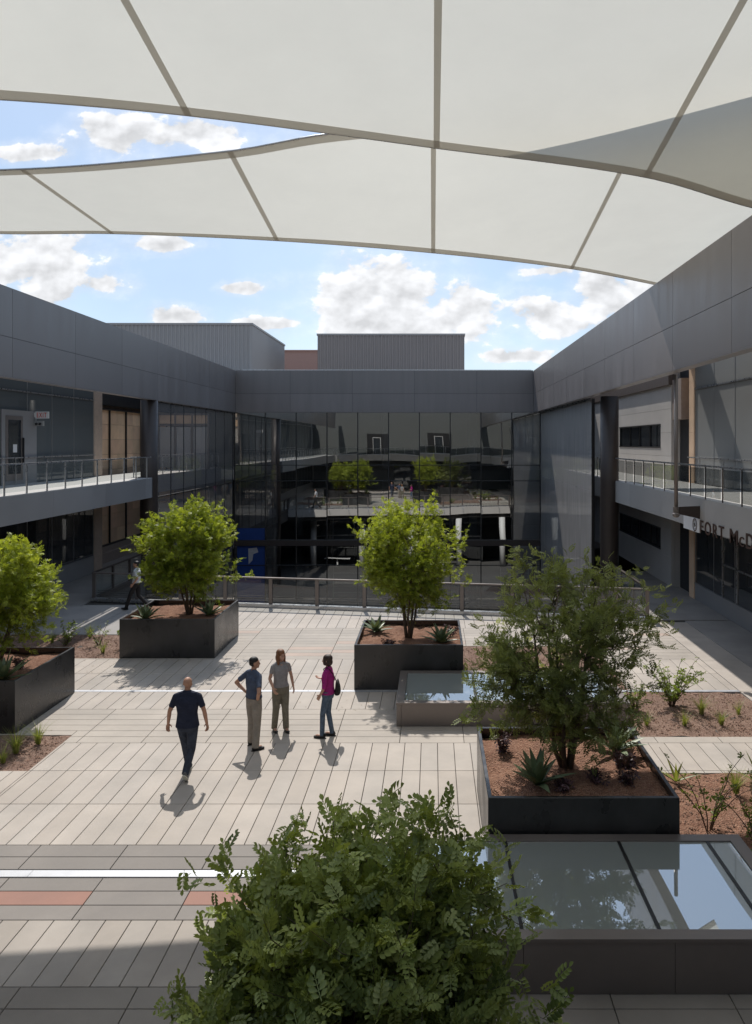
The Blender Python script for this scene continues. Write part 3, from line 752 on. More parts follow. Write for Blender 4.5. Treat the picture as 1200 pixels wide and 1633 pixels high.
# ---- right building: glazed front part and stone part
br = thing('meeting_building', 'building with pale glazing and a fascia lettered FORT McD', 'building', (11.5, 14, 0))
ysr = [20.6+4.05*k for k in range(-6,8)]; ysr[-1] = 48.99
m, bk = parapet_y(XR, .32, ysr, 1); pr = part('parapet', m, M['panel'], br); part('parapet_core', bk, M['panel_dark'], pr)
XF = 7.55
m = MB(); yy = -3.0
while yy < 48.9:
    y1 = min(yy+4.05, 48.9); m.box(XF-.03, XF+.02, yy+.004, y1-.004, ZS0, ZS-.02, wob()); yy = y1
part('walkway_fascia', m, M['fascia_lt'], br)
m = MB(); m.box(XF+.021, WR-.001, -3, 48.9, ZS0+.05, ZS-.03); part('walkway_soffit', m, M['wall_grey'], br)
m = MB(); m.box(XF-.02, WR-.002, -3, 48.9, ZS-.018, ZS); part('walkway_floor', m, M['floor'], br)
m = MB(); m.box(WR+.12, 22, -3, 29.6, 0, 10.3); part('wall', m, M['wall_grey'], br)
m = MB(); m.box(WR-.02, WR+.11, -3, 29.6, 0, .6); m.box(WR-.04,WR+.1,-3,29.6,.601,.635); part('spandrel', m, M['fascia'], br)
yb = 29.58; k = 0
while yb-1.93 > -3:
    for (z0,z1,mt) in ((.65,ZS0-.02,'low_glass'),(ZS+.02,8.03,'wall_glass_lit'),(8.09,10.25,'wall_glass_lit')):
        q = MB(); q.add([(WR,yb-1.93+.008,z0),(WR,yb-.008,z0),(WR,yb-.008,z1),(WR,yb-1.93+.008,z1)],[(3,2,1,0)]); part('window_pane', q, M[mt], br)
    yb -= 1.93
m = MB(); m.box(WR-.035,WR+.06,-3,29.6,8.035,8.085); part('transom', m, M['steel'], br)
m = MB()
for k in range(17): m.box(WR-.012,WR+.1,29.58-k*1.93-.01,29.58-k*1.93+.01,.64,10.25)
part('mullion_frame', m, M['fascia'], br)
m = MB(); 
for z in [0,.95,1.9,2.85]: m.box(WR-.06,WR+.35,29.61,30.15,z+.003,z+.947,1)
for z in range(6): m.box(WR-.06,WR+.35,29.61,30.15,ZS+z*.98+.003,ZS+z*.98+.977,1)
part('stone_pier', m, M['sandstone'], br)
m = MB(); m.box(7.0,WR+.5,29.2,30.4,9.35,10.35); part('unseen_roof_beam', m, M['panel'], br)  # unseen cross beam, added for the diagonal shadow band on the glazing
# lower door frame seen in the glazing
m = MB()
for y in (24.2,25.5,25.56,26.8): m.box(WR-.03,WR-.005,y-.03,y+.03,.64,2.75)
m.box(WR-.03,WR-.005,24.17,26.83,2.72,2.78); m.box(WR-.03,WR-.005,24.17,26.83,1.75,1.8)
part('door_frame', m, M['steel'], br)

bt = thing('stone_building', 'pale stone wall with a dark ribbon window behind the brown column', 'building', (11.5, 41, 0))
m = MB(); X = 9.95
def stone_face(z0,z1,ny,nz,holes=()):
    for i in range(ny):
        for j in range(nz):
            a,b = 32.1+(49-32.1)*i/ny, 32.1+(49-32.1)*(i+1)/ny; c,d = z0+(z1-z0)*j/nz, z0+(z1-z0)*(j+1)/nz
            t = rr.uniform(.95,1.04)
            for (y0,y1,q0,q1) in subtract((a,b,c,d), holes): m.box(X,X+.12,y0+.004,y1-.004,q0+.004,q1-.004,(t,t,t,1))
stone_face(0,ZS0,6,3,[(33.6,41,1.35,2.3)]); stone_face(ZS,8.42,6,4,[(33.6,41,5.78,6.82)])
part('stone_cladding', m, M['stone'], bt)
m = MB(); m.box(X+.13,20,32.1,49,0,10.3); part('wall', m, M['stone'], bt)
m = MB(); m.box(X-.12,X+.1,32.1,49,8.43,10.3); part('upper_band', m, M['brown_panel'], bt)
for z0,z1 in ((5.78,6.82),(1.35,2.3)):
    m = MB(); m.box(X+.02,X+.1,33.6,33.66,z0,z1); m.box(X+.02,X+.1,40.94,41,z0,z1); m.box(X-.02,X+.1,33.6,41,z1-.05,z1); m.box(X-.02,X+.1,33.6,41,z0,z0+.05)
    for y in (35.4,37.2,39.0): m.box(X+.03,X+.1,y-.03,y+.03,z0+.05,z1-.05)
    f = part('window', m, M['mullion'], bt)
    q = MB(); q.add([(X+.08,33.66,z0+.05),(X+.08,40.94,z0+.05),(X+.08,40.94,z1-.05),(X+.08,33.66,z1-.05)],[(3,2,1,0)]); part('glass', q, M['low_glass'], f)
# gap between the two, its shade put into a solid dark block
m = MB(); m.box(10.3,20,30.2,32.05,0,10.3); part('recess', m, M['dark'], bt)
m = MB(); m.box(9.97,10.28,30.9,32.05,6.95,8.6); part('hung_panel', m, M['plinth'], bt)

# sign: pale backing plate, emblem and letters
sg = thing('lettered_sign', 'brown capital letters FORT McD with a round emblem on the fascia', 'sign', (XF-.08, 20, 3.5))
m = MB(); m.box(XF-.075,XF-.035,21.62,22.95,3.47,3.86); part('backing_plate', m, M['white'], sg)
m = MB()
for k in range(28):
    a0,a1 = 2*PI*k/28, 2*PI*(k+1)/28
    for r0,r1 in ((.15,.185),(.115,.128)):
        c=(21.95,3.665)
        m.add([(XF-.081,c[0]+r*math.cos(a),c[1]+r*math.sin(a)) for r,a in ((r0,a0),(r1,a0),(r1,a1),(r0,a1))],[(0,1,2,3)])
for a in (.3,1.2,2.2,3.4,4.3,5.4): m.add([(XF-.081,21.95+.03*math.cos(a+1.57),3.665+.03*math.sin(a+1.57)),(XF-.081,21.95+.1*math.cos(a),3.665+.1*math.sin(a)),(XF-.081,21.95+.03*math.cos(a-1.57),3.665+.03*math.sin(a-1.57))],[(0,1,2)])
part('emblem', m, M['letter'], sg)
def place_text(txt, y_start, length, z0, h):
    v_, f_ = text_mesh(txt, .006)
    m = MB(); m.add([(XF-.038-.014*p[2], y_start-length*p[0], z0+h*p[1]) for p in v_], f_); return m
part('lettering', place_text('FORT', 21.6, 1.75, 3.48, .36), M['letter'], sg)
mm = place_text('M', 19.45, .5, 3.48, .36); part('lettering', mm, M['letter'], sg)
part('lettering', place_text('C', 18.85, .28, 3.48, .24), M['letter'], sg)
part('lettering', place_text('D', 18.45, .42, 3.48, .36), M['letter'], sg)

# hanging pole with bracket
hp = thing('hanging_strut', 'thin bronze strut hanging from the roof edge to a bracket on the fascia', 'strut', (6.86, 21.7, 3.95))
m = MB(); m.tube([(6.86,21.7,P0-.03),(6.86,21.7,4.1)],.055,12); part('rod', m, M['bronze_light'], hp, True)
m = MB(); m.loft([(6.86,21.7,3.9,.05,.05),(6.86,21.7,3.95,.1,.1),(6.86,21.7,4.0,.1,.1),(6.86,21.7,4.03,.075,.075),(6.86,21.7,4.2,.085,.085)],14); part('foot', m, M['bronze_light'], hp)
m = MB(); m.add([(6.9,21.66,4.2),(XF-.032,21.66,4.22),(XF-.032,21.66,3.86),(6.9,21.66,4.0),(6.9,21.74,4.2),(XF-.032,21.74,4.22),(XF-.032,21.74,3.86),(6.9,21.74,4.0)],[(0,3,2,1),(4,5,6,7),(0,1,5,4),(1,2,6,5),(2,3,7,6),(3,0,4,7)]); part('bracket', m, M['bronze'], hp)

# round columns
for (x,y,zb,lb) in ((XL-.36,35.0,LOW,'round dark bronze column beside the tan stone opening'),(7.35,32.0,LOW,'round brown column in front of the ribbon window')):
    m = MB(); m.tube([(x,y,zb),(x,y,1.2),(x,y,4.2),(x,y,P0-.03)],.375,32)
    c = thing('column', lb, 'column', (x,y,zb)); part('shaft', m, M['bronze'], c, True)
    m = MB(); m.tube([(x,y,0),(x,y,.06)],.43,32); part('collar', m, M['mullion'], c)

# ---- building behind the viewpoint (seen mirrored in the far glass)
bb = thing('walkway_building', 'grey building with two glazed doors on its balcony, mirrored in the far facade', 'building', (-3,-4,0))
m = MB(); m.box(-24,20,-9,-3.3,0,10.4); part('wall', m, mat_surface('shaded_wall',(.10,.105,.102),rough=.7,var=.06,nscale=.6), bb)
m = MB(); m.box(WL,WR,-3.28,.35,ZS-.03,ZS); part('balcony_floor', m, M['floor'], bb)
m = MB(); m.box(XL+.06,XF-.04,.35,.5,ZS0,ZS-.005); part('balcony_fascia', m, M['fascia_lt'], bb)
m = MB(); m.box(XL,XR,-3.28,.34,ZS0+.05,ZS-.04); part('balcony_soffit', m, M['wall_grey'], bb)
for x in (-7.2,.8):
    m = MB(); m.box(x-1.5,x+1.5,-3.29,-3.2,ZS,7.3); f = part('door_surround', m, M['mullion'], bb)
    m = MB()
    for a in (-.6,.5): m.box(x+a,x+a+.1,-3.2,-3.14,ZS,6.75)
    m.box(x-.6,x+.6,-3.2,-3.14,6.75,6.85); part('door_frame', m, M['wall_grey'], f)
    m = MB(); m.box(x-.5,x+.5,-3.2,-3.17,ZS,6.75); part('door', m, M['low_glass'], f)
for x in (-10.5,-4,4.2):
    m = MB(); m.box(x-1,x+1,-3.29,-3.22,.1,3.0); part('window', m, M['low_glass'], bb)
railing('walkway_railing', 'glass balcony railing mirrored in the far facade below two doors', ((XL+.1,.42),(XF-.1,.42)), ZS, [.2+1.25*k for k in range(16)])

# ---- rooftop boxes beyond
def corr_face(mb, p, q, z0, z1, pitch=.28, amp=.05):
    p = Vector(p); q = Vector(q); d = q-p; L_ = d.length; d.normalize(); nn = Vector((d.y,-d.x,0))
    k = 0; s = 0; prof = []
    while s < L_:
        for ds, h in ((0,0),(.34,0),(.5,1),(.84,1)):
            ss = s+ds*pitch
            if ss <= L_: prof.append((ss,h*amp))
        s += pitch
    prof.append((L_,0))
    vs = []
    for ss,h in prof:
        b = p+d*ss+nn*h; vs += [(b.x,b.y,z0),(b.x,b.y,z1)]
    mb.add(vs,[(2*i,2*i+2,2*i+3,2*i+1) for i in range(len(prof)-1)])
def roof_box(label, x0,x1,y0,y1,z1,mat,z0=P2-.1):
    t = thing('rooftop_enclosure', label, 'rooftop box', ((x0+x1)/2,(y0+y1)/2,z0))
    m = MB(); corr_face(m,(x0,y0,0),(x1,y0,0),z0,z1); corr_face(m,(x1,y0,0),(x1,y1,0),z0,z1); corr_face(m,(x1,y1,0),(x0,y1,0),z0,z1); corr_face(m,(x0,y1,0),(x0,y0,0),z0,z1)
    part('corrugated_siding', m, mat, t)
    m = MB(); m.box(x0-.1,x1+.1,y0-.1,y1+.1,z1,z1+.14); part('coping', m, M['corr'], t)
    return t
roof_box('long pale corrugated rooftop enclosure on the left with a bright end wall', -30,-12.9,55,67,14.4,M['corr'])
roof_box('brown corrugated rooftop enclosure standing alone at the centre of the roofline', -8.9,2.45,60,70,14.35,M['corr_brown'])
t = thing('rooftop_block', 'low salmon stucco block between the two corrugated rooftop enclosures', 'rooftop box', (-12,78,P2))
m = MB(); m.box(-20,-8,76,84,P2-1,15.0); part('wall', m, M['salmon'], t)
m = MB(); m.box(-20.1,-7.9,75.9,84.1,15.0,15.15); part('coping', m, M['salmon'], t)
m = MB(); m.box(XL,XR,57,58,LOW,P2-.12)
# roof edge thin rail on the far parapet
m = MB()
for k in range(14): m.box(-12.2+k*1.42,-12.17+k*1.42,YF+.9,YF+.93,P2+.0,P2+.12)
m.box(-12.3,6.4,YF+.9,YF+.93,P2+.12,P2+.15)
part('roof_edge_rail', m, M['steel'], bf)

# ------------------------------------------------------------------ deck edge railing
er = thing('edge_railing', 'bronze and glass railing along the edge of the terrace behind the trees', 'railing', (RA+RB)/2)
d = (RB-RA); LN = d.length; d.normalize(); nd = Vector((-d.y,d.x,0))
m = MB(); m.bar(RA+Vector((0,0,1.06)), RB+Vector((0,0,1.06)), .11, .05); part('top_rail', m, M['bronze_light'], er)
m = MB(); m.bar(RA+Vector((0,0,.06))-nd*.02, RB+Vector((0,0,.06))-nd*.02, .22, .12); part('base_channel', m, M['steel'], er)
m = MB(); m.bar(RA+Vector((0,0,-.3))+nd*.2, RB+Vector((0,0,-.3))+nd*.2, .2, .62); part('edge_beam', m, M['stone'], er)
s = 0.06; SP = 1.757; ps = []
while s < LN: ps.append(s); s += SP
if LN - ps[-1] > .4: ps.append(LN-.05)
for s in ps:
    m = MB(); m.bar(RA+d*s+Vector((0,0,.12)), RA+d*s+Vector((0,0,1.035)), .13, .06, up=tuple(nd)); part('post', m, M['bronze_light'], er)
    m = MB(); m.bar(RA+d*s+nd*.10+Vector((0,0,.15)), RA+d*s+nd*.55+Vector((0,0,-.25)), .035, .035); part('brace', m, M['steel'], er)
for a,b in zip(ps[:-1],ps[1:]):
    m = MB(); p,q = RA+d*(a+.09), RA+d*(b-.09)
    m.add([p+Vector((0,0,.13)),q+Vector((0,0,.13)),q+Vector((0,0,1.0)),p+Vector((0,0,1.0))],[(0,1,2,3)]); part('glass_pane', m, M['rail_glass'], er)
    m = MB()
    for z in (.22,.3,.38): m.bar(p+Vector((0,0,z))+nd*.08, q+Vector((0,0,z))+nd*.08, .012)
    part('cable', m, M['mullion'], er)
for (p, q, lb) in ((RA, Vector((RA.x,34.6,0)), 'dark bronze railing returning towards the column beside the tan stone opening'), (RB, Vector((RB.x,31.5,0)), 'short bronze railing returning towards the brown column')):
    dd = (q-p); ll = dd.length
    railing('return_railing', lb, ((p.x,p.y+.1),(q.x,q.y)), 0, [.05+(ll-.2)*k/3 for k in range(4)], h=1.06, post_mat='bronze', rail_mat='bronze', pw=.07, rail_w=.1, curb=.12)

# ------------------------------------------------------------------ sails
def sail(label, xs, far, near, loc, seams, nseg=18, sag=.0):
    """far / near: functions x -> (y,z)"""
    t = thing('shade_sail', label, 'shade sail', loc)
    def P(x, s, dz=0):
        yf,zf = far(x); yn,zn = near(x)
        return Vector((x, yf+(yn-yf)*s, zf+(zn-zf)*s - sag*4*s*(1-s) + dz))
    m = MB(); vs=[]; fs=[]; nx = 60
    X0,X1 = xs
    for i in range(nx+1):
        for j in range(nseg+1): vs.append(P(X0+(X1-X0)*i/nx, j/nseg))
    for i in range(nx):
        for j in range(nseg): a=i*(nseg+1)+j; fs.append((a,a+1,a+nseg+2,a+nseg+1))
    m.add(vs,fs); part('fabric', m, M['sail'], t, True)
    for x in seams:
        m = MB(); vs=[]; fs=[]
        for j in range(nseg+1):
            for o_ in (-.05,.05): vs.append(P(x+o_, j/nseg, -.008))
        for j in range(nseg): a=2*j; fs.append((a,a+1,a+3,a+2))
        m.add(vs,fs); part('seam', m, M['hem'], t, True)
    for e in (0,1):
        m = MB(); vs=[]; fs=[]
        for i in range(nx+1):
            x = X0+(X1-X0)*i/nx
            p0 = P(x, e, -.012); p1 = P(x, e, -.012); yf,_=far(x); yn,_=near(x)
            w_ = .24/abs(yn-yf); p1 = P(x, e+(w_ if e==0 else -w_), -.012)
            vs += [p0,p1]
        for i in range(nx): a=2*i; fs.append((a,a+1,a+3,a+2))
        m.add(vs,fs); hm = part('hem', m, M['hem'], t, True)
        m = MB(); m.tube([P(X0+(X1-X0)*i/nx, e) for i in range(nx+1)], .016, 6); part('edge_cable', m, M['steel'], hm, True)
    return t
def interp(tab):
    X_=[r[0] for r in tab]; Y_=[r[1] for r in tab]; Z_=[r[2] for r in tab]
    # smooth the polyline with a cubic through the points
    def cub(x, V):
        i = max(0, min(len(X_)-2, int(np.searchsorted(X_, x))-1))
        def sl(k):
            if k == 0: return (V[1]-V[0])/(X_[1]-X_[0])
            if k == len(X_)-1: return (V[-1]-V[-2])/(X_[-1]-X_[-2])
            return (V[k+1]-V[k-1])/(X_[k+1]-X_[k-1])
        h = X_[i+1]-X_[i]; t_ = (x-X_[i])/h
        return (2*t_**3-3*t_**2+1)*V[i]+(t_**3-2*t_**2+t_)*h*sl(i)+(-2*t_**3+3*t_**2)*V[i+1]+(t_**3-t_**2)*h*sl(i+1)
    return lambda x: (cub(x,Y_), cub(x,Z_))
far2 = interp([(-13.5,17.6,10.95),(-9.9,17.6,10.78),(-7.42,17.9,10.86),(-3.68,18.3,10.8),(0,19.1,10.71),(3.84,21.3,10.81),(7.0,23.5,10.78),(9.3,25.2,10.75)])
near2 = interp([(-13.5,13.6,10.75),(-7.42,13.94,10.95),(-3.68,14.0,11.30),(-2.06,14.1,11.63),(0,14.1,11.85),(1.3,13.9,11.95),(4.3,12.1,12.0),(7.6,9.8,12.1),(9.3,8.6,12.1)])
far1 = interp([(-13.5,9.2,10.4),(-9,10.0,10.6),(-6,10.7,10.77),(-3.7,11.7,10.97),(0.03,12.9,10.94),(3.75,13.57,10.68),(6.0,14.5,10.43),(9.3,15.8,10.2)])
near1 = interp([(-13.5,2.6,11.8),(-6,2.6,12.1),(-3.7,2.6,12.33),(0.03,2.6,12.42),(3.75,2.6,12.38),(9.3,2.6,12.3)])
sail('pale shade sail stretched farther out over the middle of the court', (-13.4,9.2), far2, near2, (-2,16,11), (-11.2,-7.42,-3.68,0.02,3.84,7.6))
sail('large pale shade sail nearest overhead with three dark seams', (-13.4,9.2), far1, near1, (-2,7,11), (-7.4,-3.7,.07,3.75,7.5))

# ------------------------------------------------------------------ planters and skylights
PW = 2.65
planters = [(-1.9,18.72,'black steel planter in the middle behind the far skylight'),(-8.71,21.45,'black steel planter at the far left near the walking man in white'),
            (-11.25,15.88,'black steel planter cut off by the left edge of the photo'),(.77,10.66,'black steel planter beside the near skylight on the right'),(-1.75,3.55,'black steel planter hidden under the bushy foreground tree')]
pm = None
for i,(x,y,lb) in enumerate(planters):
    if pm is None:
        pm = thing('planter', lb, 'planter', (x,y,0), 'square black planters')
        m = MB(); T = .055; H = 1.09; S = PW
        o4 = [(0,0),(S,0),(S,S),(0,S)]; b_ = .006
        def ring(ins,z): return [(x+(ins if a==0 else S-ins), y+(ins if c==0 else S-ins), z) for a,c in o4]
        vs = ring(.0,.004)+ring(0,H-b_)+ring(b_,H)+ring(T,H)+ring(T,H-.05)+ring(.02,H-.05)+ring(.02,.8)
        fs=[]
        for k in range(6):
            for q in range(4): fs.append((k*4+q,k*4+(q+1)%4,(k+1)*4+(q+1)%4,(k+1)*4+q))
        m.add(vs,fs); part('planter_box', m, M['black_metal'], pm)
        m = soil_patch(x+.02,x+S-.02,y+.02,y+S-.02,.94,.05,seed=40); part('soil', m, M['soil'], pm, True)
    else: copy_thing(pm, (x,y,0), lb)

def skylight(x0,x1,y0,y1,h,bars,label,g,fall=0.):
    t = thing('skylight', label, 'skylight', ((x0+x1)/2,(y0+y1)/2,0), g)
    m = MB()
    xs_ = [x0,x0+.1] + [x for x in np.arange(x0+1.75,x1-.3,1.65)] + [x1]
    for a,b in zip(xs_[:-1],xs_[1:]): m.box(a+.003,b-.003,y0,y0+.05,.004,h-.045); m.box(a+.003,b-.003,y1-.05,y1,.004,h-.045)
    m.box(x0,x0+.05,y0+.051,y1-.051,.004,h-.045); m.box(x1-.05,x1,y0+.051,y1-.051,.004,h-.045)
    part('curb', m, M['bronze_light'], t)
    m = MB(); f = .16
    m.box(x0-.012,x1+.012,y0-.012,y0+f,h-.04,h); m.box(x0-.012,x1+.012,y1-f,y1+.012,h-.04,h); m.box(x0-.012,x0+f,y0+f+.001,y1-f-.001,h-.04,h); m.box(x1-f,x1+.012,y0+f+.001,y1-f-.001,h-.04,h)
    part('frame', m, M['bronze_light'], t)
    e = [x0+f]+list(bars)+[x1-f]
    for a,b in zip(e[:-1],e[1:]):
        m = MB(); m.add([(a+.002,y0+f-.02,h-.018-fall),(b-.002,y0+f-.02,h-.018-fall),(b-.002,y1-f+.02,h-.018),(a+.002,y1-f+.02,h-.018)],[(0,1,2,3)]); part('glass_pane', m, M['roof_glass'], t)
    for x in bars:
        m = MB(); m.box(x-.02,x+.02,y0+f,y1-f,h-.03-fall,h-.004); part('glazing_bar', m, M['mullion'], t)
    return t
skylight(-.76,4.18,16.3,18.6,.5,(.95,2.6),'low bronze skylight with pale glass in front of the middle planter','raised skylights',.08)
skylight(-.76,4.2,8.38,10.6,.61,(-.25,.99,2.52,3.72),'large bronze skylight at the lower right mirroring the sails','raised skylights')

# ------------------------------------------------------------------ leaves
def compound(n_pairs, length, ll, lw, curve=.25, fold=.18, rachis=True):
    vs=[]; fs=[]
    def leaflet(base, ang, s):
        b=len(vs)
        ca,sa=math.cos(ang),math.sin(ang)
        pr=[(0,0,0),(-.8*lw/2,.40*ll,fold*lw),(-.92*lw/2,.70*ll,fold*lw),(0,ll,-.08*ll),(.92*lw/2,.70*ll,fold*lw),(.8*lw/2,.40*ll,fold*lw)]
        for px,py,pz in pr:
            px,py,pz=px*s,py*s,pz*s
            vs.append((base[0]+px*ca+py*sa, base[1]-px*sa+py*ca, base[2]+pz))
        fs.append((b,b+3,b+2,b+1)); fs.append((b,b+5,b+4,b+3))
    for i in range(n_pairs):
        t=(i+.7)/(n_pairs+.5); y=t*length; s=.75+.35*math.sin(PI*t)
        z=-curve*length*t*t
        for sg_ in (-1,1): leaflet((sg_*.003,y,z), sg_*(1.05-.15*t), s)
    leaflet((0,length,-curve*length),0,.95)
    if rachis:
        b=len(vs); w_=.0022
        for i in range(4):
            t=i/3; vs+= [(-w_,t*length,-curve*length*t*t-.001),(w_,t*length,-curve*length*t*t-.001)]
        for i in range(3): fs.append((b+2*i,b+2*i+1,b+2*i+3,b+2*i+2))
    return np.array(vs), fs

def simple_leaf(n, length, ll, lw):
    """a short shoot with single leaves in alternate order"""
    return compound(n, length, ll, lw, .1)

def scatter(tmpl, P, D, U, S, tint):
    V, F = tmpl
    D = D/np.linalg.norm(D,axis=1,keepdims=True)
    X = np.cross(D,U); X /= np.linalg.norm(X,axis=1,keepdims=True)+1e-9
    Z = np.cross(X,D)
    out = P[:,None,:] + S[:,None,None]*(V[None,:,0:1]*X[:,None,:]+V[None,:,1:2]*D[:,None,:]+V[None,:,2:3]*Z[:,None,:])
    n = len(P); nv=len(V)
    F = np.array(F)
    faces = (F[None]+ (np.arange(n)*nv)[:,None,None]).reshape(-1,4)
    c = np.repeat(tint,nv,axis=0)
    return out.reshape(-1,3), faces, c

def fast_mesh(name, v, f, c, mat, off):
    me = bpy.data.meshes.new(name)
    v = v-np.array(off)
    me.vertices.add(len(v)); me.vertices.foreach_set('co', v.astype(np.float32).ravel())
    me.loops.add(f.size); me.loops.foreach_set('vertex_index', f.astype(np.int32).ravel())
    me.polygons.add(len(f)); me.polygons.foreach_set('loop_start', np.arange(0,f.size,4,dtype=np.int32)); 
    me.update(calc_edges=True)
    at = me.color_attributes.new("tint",'FLOAT_COLOR','POINT'); at.data.foreach_set('color', c.astype(np.float32).ravel())
    me.materials.append(mat)
    me.validate()
    return me

def make_tree(label, base, cc, cr, n_clump, n_twig, n_leaf, tmpl, mat, seed, n_stem=5, spread=.22, twig_len=(.22,.42), sig=.16, light=(0,1), extra=(), stem_r=.035, hollow=2.6, lean_up=.45, bare=.0, group=None):
    rg = np.random.default_rng(seed)
    base = np.array(base,float); cc=np.array(cc,float); cr=np.array(cr,float)
    t = thing('tree', label, 'tree', tuple(base), group)
    # clump centres
    ds = rg.normal(size=(n_clump,3)); ds/=np.linalg.norm(ds,axis=1,keepdims=True)
    # lobed outline
    lob = rg.normal(size=(7,3)); lob/=np.linalg.norm(lob,axis=1,keepdims=True); amp = rg.uniform(-.22,.2,7)
    k = 1 + (np.clip(ds@lob.T,0,1)**3 @ amp)
    rad = rg.uniform(.12,1,n_clump)**(1/hollow)*k
    C = cc + ds*rad[:,None]*cr*.88
    if len(extra): C = np.vstack([C,np.array(extra,float)])
    P=[];D=[];Tn=[]
    trunk = MB()
    # stems
    stems=[]
    for i in range(n_stem):
        a=2*PI*(i+rg.uniform(-.3,.3))/n_stem; r=spread*rg.uniform(.5,1.2)
        tip = np.array([cc[0]+math.cos(a)*cr[0]*.42, cc[1]+math.sin(a)*cr[1]*.42, cc[2]+cr[2]*rg.uniform(.2,.62)])
        b0 = base+np.array([math.cos(a)*.06,math.sin(a)*.06,-.05])
        mid = b0*.45+tip*.55+np.array([math.cos(a)*r*.3,math.sin(a)*r*.3,0])+rg.normal(0,.05,3)
        pts=[]
        for s in np.linspace(0,1,9):
            p=(1-s)**2*b0+2*s*(1-s)*mid+s*s*tip+rg.normal(0,.012,3)*(s>0); pts.append(p)
        stems.append(np.array(pts))
        trunk.tube(pts,[stem_r*(1-.75*s)*rg.uniform(.92,1.08) for s in np.linspace(0,1,9)],7)
    allp=np.vstack(stems)
    for c in C:
        d=np.linalg.norm(allp-c,axis=1)+ (allp[:,2]>c[2]-.08)*1.2
        p0=allp[np.argmin(d)]
        mid=(p0+c)/2+np.array([0,0,.05])+rg.normal(0,.03,3)
        trunk.tube([p0,(p0+mid)/2+rg.normal(0,.012,3),mid,c],[.012,.010,.008,.004],5,cap=False)
        out=(c-cc)/cr; out=out/(np.linalg.norm(out)+1e-6)
        # each clump leans its own way and has its own shade
        cl = rg.uniform(-.12,.12)
        for _ in range(n_twig):
            s0=c+rg.normal(0,sig,3)
            td=out*.75+np.array([0,0,lean_up])+rg.normal(0,.55,3); td/=np.linalg.norm(td)
            tl=rg.uniform(*twig_len)
            if rg.random()<.5: trunk.tube([c,(c+s0)/2+rg.normal(0,.01,3),s0,s0+td*tl*.9],[.005,.004,.003,.0015],4,cap=False)
            for q in range(n_leaf):
                f=(q+.5)/n_leaf
                ld=td*.55+rg.normal(0,.62,3)+np.array([0,0,.08]); 
                P.append(s0+td*tl*f); D.append(ld/np.linalg.norm(ld))
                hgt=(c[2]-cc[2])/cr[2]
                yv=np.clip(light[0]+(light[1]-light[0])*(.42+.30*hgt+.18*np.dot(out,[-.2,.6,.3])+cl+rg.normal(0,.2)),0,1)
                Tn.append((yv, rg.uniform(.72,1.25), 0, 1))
    P=np.array(P);D=np.array(D);n=len(P)
    U=rg.normal(0,.55,(n,3))+np.array([0,0,1])
    S=rg.uniform(.72,1.18,n)
    v,f,c=scatter(tmpl,P,D,U,S,np.array(Tn))
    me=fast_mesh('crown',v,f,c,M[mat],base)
    o=bpy.data.objects.new('crown',me); COL.objects.link(o); o.parent=t
    part('trunk',trunk,M['bark'],t,True)
    return t

T_small = compound(3,.085,.046,.022,.15)
T_mid = compound(4,.12,.050,.024,.2)
T_big = compound(4,.118,.048,.031,.22)
GR='desert trees growing in the square planters'
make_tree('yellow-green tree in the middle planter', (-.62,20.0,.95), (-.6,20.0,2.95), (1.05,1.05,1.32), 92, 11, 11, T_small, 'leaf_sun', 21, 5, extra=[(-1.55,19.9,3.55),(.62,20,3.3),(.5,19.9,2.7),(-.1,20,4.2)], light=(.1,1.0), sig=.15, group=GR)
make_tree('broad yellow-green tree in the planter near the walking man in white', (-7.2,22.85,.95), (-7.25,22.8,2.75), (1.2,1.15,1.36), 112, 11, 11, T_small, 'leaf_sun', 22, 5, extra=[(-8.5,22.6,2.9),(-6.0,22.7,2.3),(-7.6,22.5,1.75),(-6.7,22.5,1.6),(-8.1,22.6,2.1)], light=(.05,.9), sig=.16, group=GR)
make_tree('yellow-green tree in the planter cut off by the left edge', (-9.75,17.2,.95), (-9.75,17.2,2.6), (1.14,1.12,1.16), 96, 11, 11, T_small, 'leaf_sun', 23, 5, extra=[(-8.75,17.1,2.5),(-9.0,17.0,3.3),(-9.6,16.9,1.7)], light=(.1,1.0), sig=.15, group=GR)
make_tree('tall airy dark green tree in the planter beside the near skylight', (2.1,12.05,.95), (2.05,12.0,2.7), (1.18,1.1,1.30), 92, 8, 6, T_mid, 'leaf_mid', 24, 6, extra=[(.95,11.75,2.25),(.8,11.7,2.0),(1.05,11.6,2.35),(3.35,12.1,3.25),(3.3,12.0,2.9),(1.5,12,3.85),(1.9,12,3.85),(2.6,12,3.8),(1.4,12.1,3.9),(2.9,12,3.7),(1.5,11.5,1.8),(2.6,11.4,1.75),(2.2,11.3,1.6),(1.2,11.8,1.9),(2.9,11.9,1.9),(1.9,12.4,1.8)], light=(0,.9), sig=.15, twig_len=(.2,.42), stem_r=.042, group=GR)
make_tree('dense leafy tree filling the bottom centre of the photo', (-.42,4.9,.95), (-.52,4.9,2.28), (.86,.88,.86), 170, 12, 6, T_big, 'leaf_dark', 25, 6, extra=[(-.85,5.0,2.95),(-.2,5.1,3.02),(.1,5.1,2.98),(-.65,5.1,2.98),(.25,5.1,3.0),(.4,4.7,2.0),(-1.0,4.9,2.4)], light=(-.05,.95), sig=.19, hollow=2.8, twig_len=(.12,.36), group=GR)

